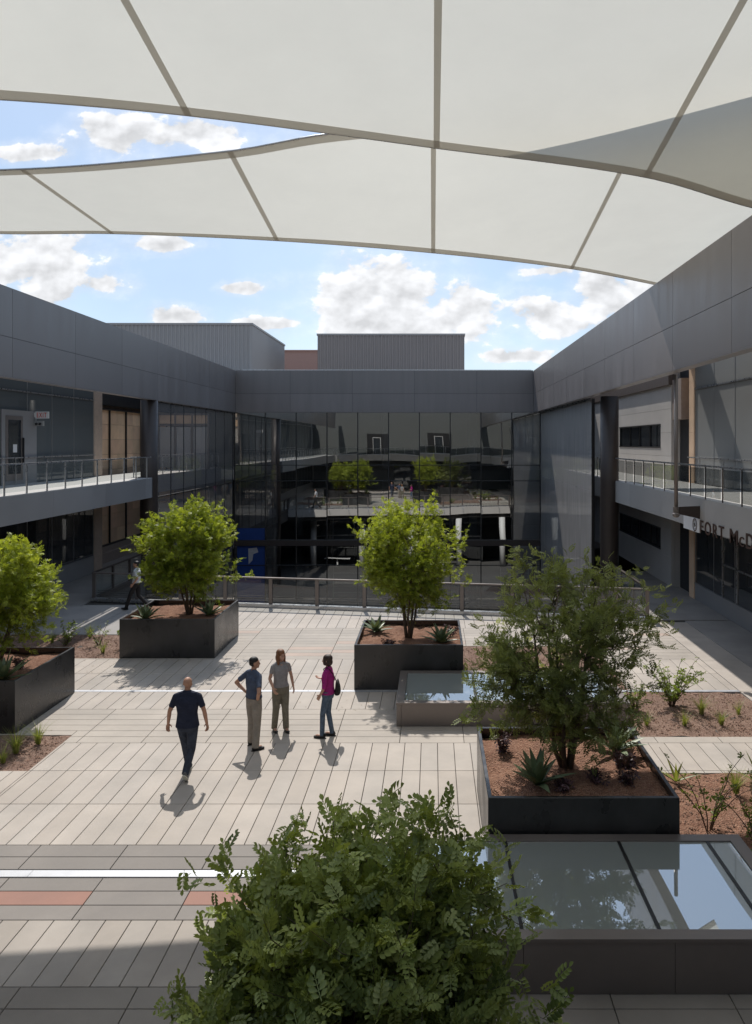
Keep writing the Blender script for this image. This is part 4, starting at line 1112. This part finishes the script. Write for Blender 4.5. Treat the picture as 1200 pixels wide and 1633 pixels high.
# ------------------------------------------------------------------ small plants
def agave(name, label, x, y, z, n, L_, seed, group, mat='agave', wd=.085):
    rg = random.Random(seed)
    t = thing(name, label, 'agave', (x,y,z), group)
    m = MB()
    for i in range(n):
        a = i*2.399+rg.uniform(-.2,.2); el = .35+1.0*(i/n)+rg.uniform(-.1,.1); ln = L_*rg.uniform(.75,1.1)
        d = Vector((math.cos(a)*math.cos(el),math.sin(a)*math.cos(el),math.sin(el))); sd_ = Vector((-math.sin(a),math.cos(a),0)); up = sd_.cross(d)*-1
        vs=[];fs=[]; K=8
        droop = rg.uniform(.02,.2)
        for k in range(K+1):
            s=k/K; c=Vector((x,y,z+.02))+d*ln*s+Vector((0,0,-droop*ln*s*s))
            wv=wd*(.55+.9*math.sin(PI*min(1,s*.8+.12)))*(1-s)**.55*.75 if s<1 else .002
            nn=d.cross(sd_).normalized()
            if nn.z<0: nn=-nn
            vs += [c-sd_*wv+nn*wv*.35, c-nn*wv*.1, c+sd_*wv+nn*wv*.35]
        for k in range(K):
            b=3*k; fs += [(b,b+1,b+4,b+3),(b+1,b+2,b+5,b+4)]
        m.add(vs,fs,(rg.uniform(.1,.9),rg.uniform(.75,1.2),0,1))
    part('rosette', m, M[mat], t, True); return t
AG='agaves planted in the planters'
agave('agave','large spiky agave at the front left of the planter beside the near skylight',1.55,11.35,.94,17,.62,1,AG)
agave('agave','arching agave at the back right of the planter beside the near skylight',3.0,12.55,.94,15,.72,2,AG)
agave('agave','agave on the right of the middle planter',.22,19.35,.94,20,.6,3,AG)
agave('agave','agave on the back left of the middle planter',-1.5,20.55,.94,14,.55,4,AG)
agave('agave','agave at the front left of the planter near the walking man in white',-8.15,21.9,.94,18,.62,5,AG)
agave('agave','agave at the right of the planter near the walking man in white',-6.5,22.4,.94,17,.6,6,AG)
agave('agave','tall agave in the planter cut off by the left edge',-9.1,16.35,.94,17,.68,7,AG)

def tuft(label, x, y, z, n, h, seed, group):
    rg = random.Random(seed); m = MB()
    for i in range(n):
        a = rg.uniform(0,2*PI); r = rg.uniform(0,.05); ln=h*rg.uniform(.55,1.15); sp=rg.uniform(.15,.85); w_=rg.uniform(.003,.006)
        b = Vector((x+math.cos(a)*r,y+math.sin(a)*r,z)); sd_=Vector((-math.sin(a),math.cos(a),0))*w_; vs=[];fs=[]
        for k in range(4):
            s=k/3; p=b+Vector((math.cos(a)*sp*ln*s*s*1.1,math.sin(a)*sp*ln*s*s*1.1,ln*(s-.35*sp*s*s))); q=1-.9*s
            vs+=[p-sd_*q,p+sd_*q]
        for k in range(3): fs.append((2*k,2*k+1,2*k+3,2*k+2))
        m.add(vs,fs,(rg.random(),rg.uniform(.8,1.2),0,1))
    t = thing('grass_tuft', label, 'grass tuft', (x,y,z), group); part('blades', m, M['grass'], t); return t
def stemmy(label, x, y, z, n, h, seed, group, spread=.5, leaf='weed', ll=.06, dens=9, name='shrub', cat='shrub'):
    rg = np.random.default_rng(seed); t = thing(name, label, cat, (x,y,z), group)
    st = MB(); P=[];D=[];T_=[]
    for i in range(n):
        a=rg.uniform(0,2*PI); r=spread*rg.uniform(.2,1); hh=h*rg.uniform(.55,1.1)
        pts=[]
        for s in np.linspace(0,1,7):
            p=np.array([x+math.cos(a)*(.04+r*s**1.4),y+math.sin(a)*(.04+r*s**1.4),z-.02+hh*(s-.22*s*s)])+rg.normal(0,.012,3)*(s>0); pts.append(p)
        st.tube(pts,[.009*(1-.75*s)+.0015 for s in np.linspace(0,1,7)],5)
        for k in range(int(dens*rg.uniform(.6,1.3))):
            s=rg.uniform(.15,1); j=int(s*6*.999); p=pts[j]+(pts[j+1]-pts[j])*(s*6-j)
            dd=rg.normal(0,1,3)+np.array([0,0,.5]); P.append(p);D.append(dd/np.linalg.norm(dd));T_.append((rg.random(),rg.uniform(.8,1.2),0,1))
    part('stems', st, M['bark'], t, True)
    P=np.array(P);D=np.array(D);nn=len(P)
    tm=compound(1,.03,ll,ll*.5,.1,rachis=False)
    v,f,c=scatter(tm,P,D,rg.normal(0,.4,(nn,3))+np.array([0,0,1]),rg.uniform(.6,1.2,nn),np.array(T_))
    me=fast_mesh('leaves',v,f,c,M[leaf],(x,y,z)); o=bpy.data.objects.new('leaves',me); COL.objects.link(o); o.parent=t
    return t
GT='grass tufts in the planting beds'
for i,(lb,x,y,n,h) in enumerate([
    ('small grass tuft at the front left of the bed right of the tall tree',4.55,16.35,45,.28),
    ('grass tuft below the tangled shrub in the right bed',5.35,16.35,70,.30),
    ('widest grass tuft close under the tangled shrub',5.95,17.05,110,.38),
    ('short grass tuft between two others in the right bed',6.15,16.4,80,.28),
    ('grass tuft farthest right along the front of the right bed',7.0,16.3,80,.32),
    ('dry sparse grass tuft behind the others in the right bed',6.75,17.0,40,.3),
    ('bright grass tuft in the front right bed beside the bare stems',5.2,13.2,110,.4),
    ('bright grass tuft in the middle of the front right bed',5.5,12.55,110,.42),
    ('grass tuft at the right edge of the front right bed',6.15,12.9,110,.4),
    ('low grass tuft by the right edge near the skylight',5.85,11.7,110,.42),
    ('grass tuft nearest the steel planter in the left front bed',-7.85,15.35,90,.42),
    ('grass tuft in the centre of the left front bed',-8.05,14.9,120,.44),
    ('low grass tuft at the front of the left front bed',-8.05,14.45,60,.3),
    ('grass tuft at the left edge of the left front bed',-8.75,14.75,90,.42),
    ('round grass tuft in the shaded bed behind the left planter',-11.4,23.1,70,.36),
    ('small grass tuft in the shaded bed near the right planter corner',-9.4,22.0,60,.36),
    ('grass tuft at the back of the shaded bed',-10.55,23.75,80,.4)]):
    tuft(lb,x,y,0,int(n*1.4),h*1.2,100+i,GT)
GS='sprawling shrubs in the planting beds'
stemmy('tangled leafy shrub with upright shoots in the right bed',5.45,17.55,-.0,26,1.3,201,GS,.95,ll=.07,dens=15)
stemmy('low leafy shrub against the planter edge in the right bed',4.55,17.3,0,9,.75,202,GS,.35,ll=.07,dens=12)
stemmy('spindly shrub with long bare stems in the front right bed',4.3,12.0,0,9,1.55,203,GS,1.0,ll=.07,dens=9)
stemmy('leaning shrub with bare grey stems at the right edge',4.85,11.5,0,7,1.25,204,GS,.9,ll=.07,dens=8)
stemmy('small green shrub at the skylight corner',4.75,11.0,0,8,.5,205,GS,.25,ll=.07,dens=12)
stemmy('arching shrub in the shaded bed behind the left planter',-10.9,22.9,0,12,.8,206,GS,.6,ll=.06,dens=12)
stemmy('upright shrub beside the far left planter wall',-9.0,22.6,0,8,1.0,207,GS,.3,ll=.07,dens=12)
stemmy('dark twiggy shrub in the middle of the shaded bed',-9.9,22.9,0,9,.95,208,GS,.4,ll=.05,dens=9)
stemmy('yellow-green shrub behind the far skylight',1.9,22.2,0,10,.6,209,GS,.4,ll=.07,dens=12)
GA='young spiky plants in the front right bed'
agave('yucca','thin leaved yucca at the back left of the front right bed',4.3,13.6,0,9,.5,210,GA,'grass',.03)
agave('yucca','thin leaved yucca at the back right of the front right bed',5.75,13.45,0,11,.62,211,GA,'grass',.03)
GP='purple leaved plants in the planters'
for i,(lb,x,y,h) in enumerate([('purple plant in the front middle of the planter by the near skylight',2.42,11.35,.32),('purple plant nearest the right rim of the planter by the near skylight',2.9,11.35,.34),
    ('small purple plant beside the large spiky agave',1.9,11.2,.2),('pinkish plant in the back left corner by the near skylight',1.15,12.6,.45),('purple plant behind the stems near the right rim',2.95,11.95,.34),
    ('purple plant at the right of the planter cut off by the left edge',-9.15,17.1,.45),('dark plant at the front of the middle planter',-1.1,19.2,.22),('purple plant at the right corner of the middle planter',.5,20.3,.32)]):
    stemmy(lb,x,y,.94,9,h,300+i,GP,.16,'purple',.06,10,'purple_plant','plant')

# ------------------------------------------------------------------ people
def voxel(mb, name, size, mat, parent, smooth=3, label=None):
    me = mesh_from('tmp', mb.v, mb.f)
    ob = bpy.data.objects.new('tmp', me); COL.objects.link(ob)
    r = ob.modifiers.new('r','REMESH'); r.mode='VOXEL'; r.voxel_size=size
    s = ob.modifiers.new('s','SMOOTH'); s.factor=.5; s.iterations=smooth
    dg = bpy.context.evaluated_depsgraph_get(); m2 = bpy.data.meshes.new_from_object(ob.evaluated_get(dg))
    bpy.data.objects.remove(ob); bpy.data.meshes.remove(me)
    m2.name = name; m2.materials.clear(); m2.materials.append(mat); m2.polygons.foreach_set('use_smooth',[True]*len(m2.polygons))
    o = bpy.data.objects.new(name, m2); COL.objects.link(o)
    if parent: o.parent = parent
    if label: o['label'] = label
    return o

def limb(mb, pts, rs, n=12):
    """tapered chain with round joints"""
    pts=[Vector(p) for p in pts]
    for i in range(len(pts)-1):
        a,b=pts[i],pts[i+1]; mb.tube([a,a*.66+b*.34,a*.33+b*.67,b],[rs[i],rs[i]*.7+rs[i+1]*.3+.004,rs[i]*.3+rs[i+1]*.7+.002,rs[i+1]],n)
    for p,r in zip(pts,rs): mb.ellipsoid(p,(r,r,r),n,8)

def hand(mb, wrist, elbow, side, palm_dir=None, curl=.5, point=None):
    w=Vector(wrist); d=(w-Vector(elbow)).normalized() if point is None else Vector(point).normalized()
    pn=Vector(palm_dir or (-side,0,0)); pn=(pn-d*pn.dot(d)).normalized()     # palm faces pn
    lat=d.cross(pn).normalized()                                            # across the palm
    fwd = lat if lat.y>0 else -lat                                          # thumb side points forward
    rot=Matrix((fwd,d,pn)).transposed()
    mb.ellipsoid(w+d*.045,(.040,.055,.017),12,8,rot=rot)
    mb.ellipsoid(w+d*.005,(.026,.03,.02),10,8,rot=rot)
    for k,(o_,ln) in enumerate(((.030,.072),(.011,.080),(-.009,.075),(-.028,.060))):
        p0=w+d*.082+fwd*o_
        d1=(d*math.cos(curl*.6)+pn*math.sin(curl*.6)); d2=(d*math.cos(curl*1.5)+pn*math.sin(curl*1.5))
        p1=p0+d1*ln*.5; p2=p1+d2*ln*.5
        mb.tube([p0-d*.02,p0,p1,p2],[.0095,.0095,.0085,.0068],8); mb.ellipsoid(p2,(.0068,)*3,8,6); mb.ellipsoid(p1,(.0086,)*3,8,6)
    t0=w+d*.02+fwd*.026; t1=t0+(fwd*.7+d*.6+pn*.3).normalized()*.038; t2=t1+(d*.85+fwd*.25+pn*.35).normalized()*.032
    mb.tube([t0,t1,t2],[.013,.011,.008],8); mb.ellipsoid(t2,(.008,)*3,8,6)

def person(label, loc, rz, J, look, outfit, female=False, head_yaw=0):
    """J: joint dict in the person's own frame, facing +y, x to the right hand"""
    t = thing('person', label, 'person', loc)
    t.rotation_euler=(0,0,rz)
    sk = M[look['skin']]
    B = MB(); V_=Vector
    hd = V_(J['head']); nk=V_(J['neck'])
    # body: legs, torso, arms
    for s in ('l','r'):
        limb(B,[J['hip_'+s],J['knee_'+s],J['ank_'+s]],[.078,.05,.036])
        limb(B,[J['sh_'+s],J['el_'+s],J['wr_'+s]],[.047 if not female else .04,.037 if not female else .032,.026 if not female else .023])
        sd = 1 if s=='r' else -1
        hand(B,J['wr_'+s],J['el_'+s],sd,J.get('palm_'+s),J.get('curl_'+s,.5),J.get('point_'+s))
        a=V_(J['ank_'+s]); B.ellipsoid(a+V_((0,.05,-.04)),(.035,.1,.03))
    px=(V_(J['hip_l'])+V_(J['hip_r']))/2; ch=(V_(J['sh_l'])+V_(J['sh_r']))/2
    sw=(V_(J['sh_r'])-V_(J['sh_l'])).length/2; yaw=J.get('yaw',0)
    def mixp(f): p=px*(1-f)+ch*f; return p
    W = look.get('girth',1.0)
    tor=[(-.16,.135,.10),(0,.165 if not female else .168,.118),(.22,.148 if not female else .128,.108),(.42,.138 if not female else .118,.104),(.66,.162 if not female else .138,.118),(.86,sw*.93,.108),(1.0,sw*.72,.082),(1.09,.07,.062)]
    def torso(mb,pad,lo=-.16,hi=1.1,sc=1):
        rings=[]
        for f,a,b in tor:
            if f<lo or f>hi: continue
            p=mixp(f); rings.append((p.x,p.y,p.z,(a*W+pad)*sc,(b*W+pad)*sc,yaw*f))
        mb.loft(rings,24,p=2.3)
    torso(B,0)
    for s in ('l','r'): B.tube([nk+V_((0,-.012,-.03)),V_(J['sh_'+s])*.5+(nk+V_((0,-.012,-.05)))*.5,V_(J['sh_'+s])],[.055,.05,.044],12)
    B.tube([ch+V_((0,-.01,.0)),nk,hd+V_((0,-.015,-.06))],[.062 if not female else .05,.052 if not female else .044,.05 if not female else .043],14)
    cy_,sy_=math.cos(head_yaw),math.sin(head_yaw)
    R=Matrix(((cy_,-sy_,0),(sy_,cy_,0),(0,0,1))) @ Matrix.Rotation(look.get('pitch',0),3,'X')
    def H(x,y,z): return hd+R@V_((x,y,z))
    B.ellipsoid(H(0,-.012,.03),(.074,.092,.088),18,14,rot=R)
    B.ellipsoid(H(0,.022,-.03),(.060,.066,.078),16,12,rot=R)
    B.ellipsoid(H(0,.062,-.085),(.026,.022,.02),10,8,rot=R)
    B.tube([H(0,.083,.012),H(0,.103,-.024),H(0,.09,-.036)],[.008,.0125,.012],8)           # nose
    B.ellipsoid(H(0,.080,.028),(.05,.012,.01),12,8,rot=R)                                   # brow
    for dz,r_ in ((-.055,.0075),(-.066,.0085)): B.ellipsoid(H(0,.083,dz),(.022,.008,r_),10,6,rot=R)   # lips
    for s in (-1,1):
        B.ellipsoid(H(s*.077,-.012,-.008),(.010,.020,.030),10,8,rot=R)
        B.ellipsoid(H(s*.030,.073,.006),(.012,.010,.008),8,6,rot=R)
    body = voxel(B,'body',.0068,sk,t,2)
    e = MB()
    for s in (-1,1): e.ellipsoid(H(s*.029,.0805,.006),(.009,.005,.006),8,6,rot=R)
    me = mesh_from('eyes',e.v,e.f,None,M['hair_black'],smooth=True); eo=bpy.data.objects.new('eyes',me); COL.objects.link(eo); eo.parent=t
    # hair
    h = look.get('hair')
    if h:
        Hm = MB()
        if h=='short':
            Hm.ellipsoid(H(0,-.020,.052),(.080,.094,.078),18,12,rot=R); Hm.ellipsoid(H(0,-.045,.0),(.076,.068,.062),16,10,rot=R)
        elif h=='bob':
            Hm.ellipsoid(H(0,-.018,.045),(.086,.102,.085),18,12,rot=R); Hm.ellipsoid(H(0,-.045,-.03),(.086,.075,.085),16,12,rot=R)
            for s in (-1,1): Hm.ellipsoid(H(s*.074,.012,-.02),(.018,.045,.07),10,8,rot=R)
        elif h=='long':
            Hm.ellipsoid(H(0,-.018,.045),(.088,.100,.088),18,12,rot=R); Hm.ellipsoid(H(0,-.05,-.05),(.094,.07,.12),16,12,rot=R)
            for s in (-1,1): Hm.ellipsoid(H(s*.083,-.0,-.07),(.026,.045,.115),10,8,rot=R); Hm.ellipsoid(H(s*.075,.02,-.14),(.028,.03,.05),10,8,rot=R)
        voxel(Hm,'hair',.009,M[look['hair_mat']],t,2)
    # trousers
    Tm = MB(); lo_=.055
    for s in ('l','r'):
        hp_,kn,an=V_(J['hip_'+s]),V_(J['knee_'+s]),V_(J['ank_'+s]); fit=outfit.get('fit',1.0)
        endp=an+(an-kn).normalized()*.04
        Tm.tube([hp_+V_((0,0,.02)),hp_*.6+kn*.4,kn,kn*.5+endp*.5,endp],[.098*W*fit**.5,.088*fit,.068*fit,.062*fit,.058*fit],16); Tm.ellipsoid(kn,(.068*fit,)*3,12,8)
    rings=[]
    for f,a,b in ((-.2,.135,.105),(-.06,.166,.122),(.06,.168,.122),(.16,.158,.118)):
        p=mixp(f); rings.append((p.x,p.y,p.z,a*W+.012,b*W+.012,yaw*f))
    Tm.loft(rings,24,p=2.3)
    voxel(Tm,'trousers',.011,M[outfit['legs']],t,3)
    # shirt
    Sm = MB(); hem=outfit.get('hem',.0)
    rings=[]
    p=mixp(hem); base_a=(.168 if not female else .165)*W+.026
    rings.append((p.x,p.y,p.z,base_a,.122*W+.026,yaw*hem))
    for f,a,b in tor:
        if f<=hem+.03: continue
        if f>1.05: 
            q=mixp(1.06); rings.append((q.x,q.y-.005,q.z,.085,.07,yaw)); continue
        p=mixp(f); pad=.024 if f<.6 else .017
        rings.append((p.x,p.y,p.z,a*W+pad,b*W+pad,yaw*f))
    Sm.loft(rings,28,p=2.3)
    sl_=outfit.get('sleeve',.75)
    for s in ('l','r'):
        a,b,c=V_(J['sh_'+s]),V_(J['el_'+s]),V_(J['wr_'+s]); r0=.058 if not female else .050
        if sl_<=1: q=a+(b-a)*sl_; Sm.tube([a*1.0+V_((0,0,.0)),(a+q)/2,q],[r0,r0*.97,r0*.93],16)
        else: q=b+(c-b)*(sl_-1); Sm.tube([a,(a+b)/2,b],[r0,r0*.9,r0*.8],16); Sm.ellipsoid(b,(r0*.8,)*3); Sm.tube([b,q],[r0*.8,r0*.66],16)
        Sm.ellipsoid(a,(r0,)*3,12,8)
    for s in ('l','r'): Sm.tube([nk*.55+ch*.45+V_((0,-.012,.0)),V_(J['sh_'+s])*.5+(nk*.45+ch*.55)*.5+V_((0,-.006,.008)),V_(J['sh_'+s])],[.07,.064,.058 if not female else .05],14)
    if outfit.get('collar'): Sm.tube([ch+V_((0,-.005,.03)),nk+V_((0,-.008,.012))],[.075,.066],16)
    voxel(Sm,'shirt',.0105,M[outfit['top']],t,3)
    # shoes
    for s in ('l','r'):
        a=V_(J['ank_'+s]); pt=J.get('foot_pitch_'+s,0); fy=J.get('foot_yaw_'+s,0)
        Rf=Matrix.Rotation(fy,3,'Z')@Matrix.Rotation(pt,3,'X')
        Fm=MB()
        for (x,y,z,rx,ry,rz_) in ((0,-.025,-.045,.038,.055,.045),(0,.05,-.055,.041,.085,.036),(0,.12,-.064,.043,.065,.026),(0,-.01,-.01,.042,.048,.04)):
            Fm.ellipsoid(a+Rf@V_((x,y,z)),(rx,ry,rz_),12,8,rot=Rf)
        sh=voxel(Fm,'shoe',.009,M[outfit['shoe']],t,2)
        So=MB(); So.loft([],0) if False else None
        vs=[]; fs=[]; K=18
        for zz in (-.092,-.078):
            for k in range(K):
                an_=2*PI*k/K; yy=.045+.135*math.sin(an_); xx=.043*math.cos(an_)*(1 if yy>.02 else .88)
                vs.append(a+Rf@V_((xx,yy,zz)))
        for k in range(K): fs.append((k,(k+1)%K,K+(k+1)%K,K+k))
        fs.append(tuple(range(K))[::-1]); fs.append(tuple(K+k for k in range(K)))
        So.add(vs,fs); me=mesh_from('sole',So.v,So.f,None,M[outfit.get('sole','shoe')]); oo=bpy.data.objects.new('sole',me); COL.objects.link(oo); oo.parent=sh
    if outfit.get('belt'):
        Bm=MB(); p=mixp(.1); q=mixp(.16); Bm.loft([(p.x,p.y,p.z,.172*W+.016,.124*W+.016),(q.x,q.y,q.z,.166*W+.016,.122*W+.016)],24,p=2.3)
        me=mesh_from('belt',Bm.v,Bm.f,None,M['shoe'],smooth=True); oo=bpy.data.objects.new('belt',me); COL.objects.link(oo); oo.parent=t
    return t

def stand(h=1.76, **kw):
    k=h/1.76
    J=dict(hip_l=(-.09,0,.93),hip_r=(.09,0,.93),knee_l=(-.10,.02,.51),knee_r=(.10,.02,.51),ank_l=(-.11,-.02,.092),ank_r=(.11,-.02,.092),
           sh_l=(-.185,-.01,1.415),sh_r=(.185,-.01,1.415),el_l=(-.25,-.03,1.15),el_r=(.25,-.03,1.15),wr_l=(-.26,.05,.91),wr_r=(.26,.05,.91),neck=(0,-.0,1.51),head=(0,.02,1.635))
    for a,b in kw.items():
        J[a]=b
    for a in list(J):
        if a.split('_')[0] in ('hip','knee','sh','el','wr','neck','head'): J[a]=tuple(q*k for q in J[a])
        elif a.startswith('ank'): x,y,z=J[a]; J[a]=(x*k,y*k,z if z<.1 else z*k)
    return J

# bald man in navy walking away
person('bald man in navy polo shirt and dark jeans walking away alone', (-4.4,13.85,0), math.radians(3),
    stand(1.80, sh_l=(-.20,-.01,1.415),sh_r=(.20,-.01,1.415), hip_l=(-.09,.0,.92),hip_r=(.09,.0,.92),
        knee_l=(-.085,.16,.53), ank_l=(-.06,.30,.094), knee_r=(.075,-.02,.50), ank_r=(.03,-.24,.175), foot_pitch_r=-.75, foot_pitch_l=.0,
        el_l=(-.30,-.03,1.17), wr_l=(-.34,.02,.93), el_r=(.305,-.06,1.17), wr_r=(.335,-.0,.93), palm_l=(.6,-.7,0), palm_r=(-.6,-.7,0), curl_l=.8, curl_r=.8, neck=(0,.0,1.515), head=(0,.025,1.63)),
    dict(skin='skin', girth=1.1, pitch=.05), dict(top='navy', legs='denim_dk', shoe='shoe_grey', sole='sole', collar=True, hem=-.06, sleeve=.72, fit=1.08), head_yaw=-.15)
# man in blue-grey tee, hands on hips
person('man in blue-grey tee and khaki trousers with hands on hips', (-3.52,15.2,0), math.radians(-42),
    stand(1.78, ank_l=(-.14,.03,.092), ank_r=(.17,-.08,.092), knee_l=(-.115,.03,.51), knee_r=(.13,-.02,.51),
        el_l=(-.42,-.12,1.20), wr_l=(-.215,-.03,1.03), el_r=(.39,-.16,1.17), wr_r=(.20,-.06,1.0), palm_l=(1,.2,0), palm_r=(-1,.2,0), point_l=(.55,.75,-.3), point_r=(-.45,.8,-.3), curl_l=.5, curl_r=.5, foot_yaw_l=.1, foot_yaw_r=-.25),
    dict(skin='skin', hair='short', hair_mat='hair_black', girth=.98), dict(top='bluegrey', legs='khaki', shoe='shoe', hem=.1, sleeve=.72, belt=True, fit=1.18), head_yaw=-.55)
# woman in grey tee
person('woman with auburn hair in grey tee and olive trousers facing the court', (-3.16,16.05,0), math.radians(180+28),
    stand(1.70, sh_l=(-.165,0,1.405),sh_r=(.165,0,1.405), hip_l=(-.085,0,.93), hip_r=(.085,0,.93), ank_l=(-.10,.06,.092), ank_r=(.12,-.06,.092), knee_l=(-.085,.05,.51), knee_r=(.1,0,.51),
        el_l=(-.25,-.05,1.16), wr_l=(-.28,.0,.93), el_r=(.235,-.02,1.15), wr_r=(.20,.14,.98), palm_r=(-.8,-.3,0), curl_r=.7),
    dict(skin='skin_f', hair='long', hair_mat='hair_auburn', girth=.98), dict(top='greytee', legs='olive', shoe='shoe', hem=.08, sleeve=.55, fit=1.08), female=True, head_yaw=.35)
# woman in magenta
person('woman with dark bob in magenta top and blue jeans gesturing', (-2.13,15.72,0), math.radians(80),
    stand(1.68, sh_l=(-.16,0,1.405),sh_r=(.16,0,1.405), hip_l=(-.08,0,.93), hip_r=(.08,0,.93), ank_l=(-.09,.10,.092), ank_r=(.09,-.06,.092), knee_l=(-.085,.09,.51), knee_r=(.085,.02,.51),
        el_r=(.22,-.04,1.16), wr_r=(.24,.21,1.17), el_l=(-.21,-.0,1.15), wr_l=(-.2,.11,.95), palm_r=(0,0,1), curl_r=.6, palm_l=(.9,-.2,.0), curl_l=.7),
    dict(skin='skin_f', hair='bob', hair_mat='hair_brown', girth=.92), dict(top='magenta', legs='denim', shoe='shoe', hem=.02, sleeve=1.35, fit=.84), female=True, head_yaw=-.1)
# man in white shirt walking left
person('man in white shirt and dark trousers walking past the corner of the railing', (-10.65,27.75,0), math.radians(90),
    stand(1.74, knee_l=(-.09,.2,.53), ank_l=(-.08,.34,.10), knee_r=(.09,-.04,.49), ank_r=(.08,-.36,.16), foot_pitch_r=-.5, foot_pitch_l=.15,
        el_l=(-.24,-.12,1.17), wr_l=(-.25,.04,.96), el_r=(.24,.02,1.16), wr_r=(.25,.16,.96)),
    dict(skin='skin', hair='short', hair_mat='hair_black', girth=1.0), dict(top='whiteshirt', legs='black_cloth', shoe='shoe', hem=.1, sleeve=.8, belt=True, fit=1.05), head_yaw=.2)
# shoulder bag of the woman in magenta
bgx, bgy = -1.945, 15.80
t = thing('shoulder_bag', 'dark shoulder bag hanging behind the woman in magenta', 'bag', (bgx,bgy,.86))
m = MB(); m.loft([(bgx,bgy,.86,.055,.14),(bgx,bgy,.90,.065,.155),(bgx+.005,bgy,1.0,.05,.15),(bgx-.005,bgy,1.1,.03,.135),(bgx-.005,bgy,1.13,.012,.12)],18); part('pouch', m, M['black_cloth'], t, True)
m = MB(); m.tube([(bgx,bgy-.1,1.12),(bgx-.06,bgy-.18,1.3),(bgx-.14,bgy-.21,1.42),(bgx-.21,bgy-.22,1.46),(bgx-.26,bgy-.2,1.42),(bgx-.25,bgy-.1,1.3),(bgx-.06,bgy+.05,1.12)],.009,6); part('strap', m, M['black_cloth'], t, True)
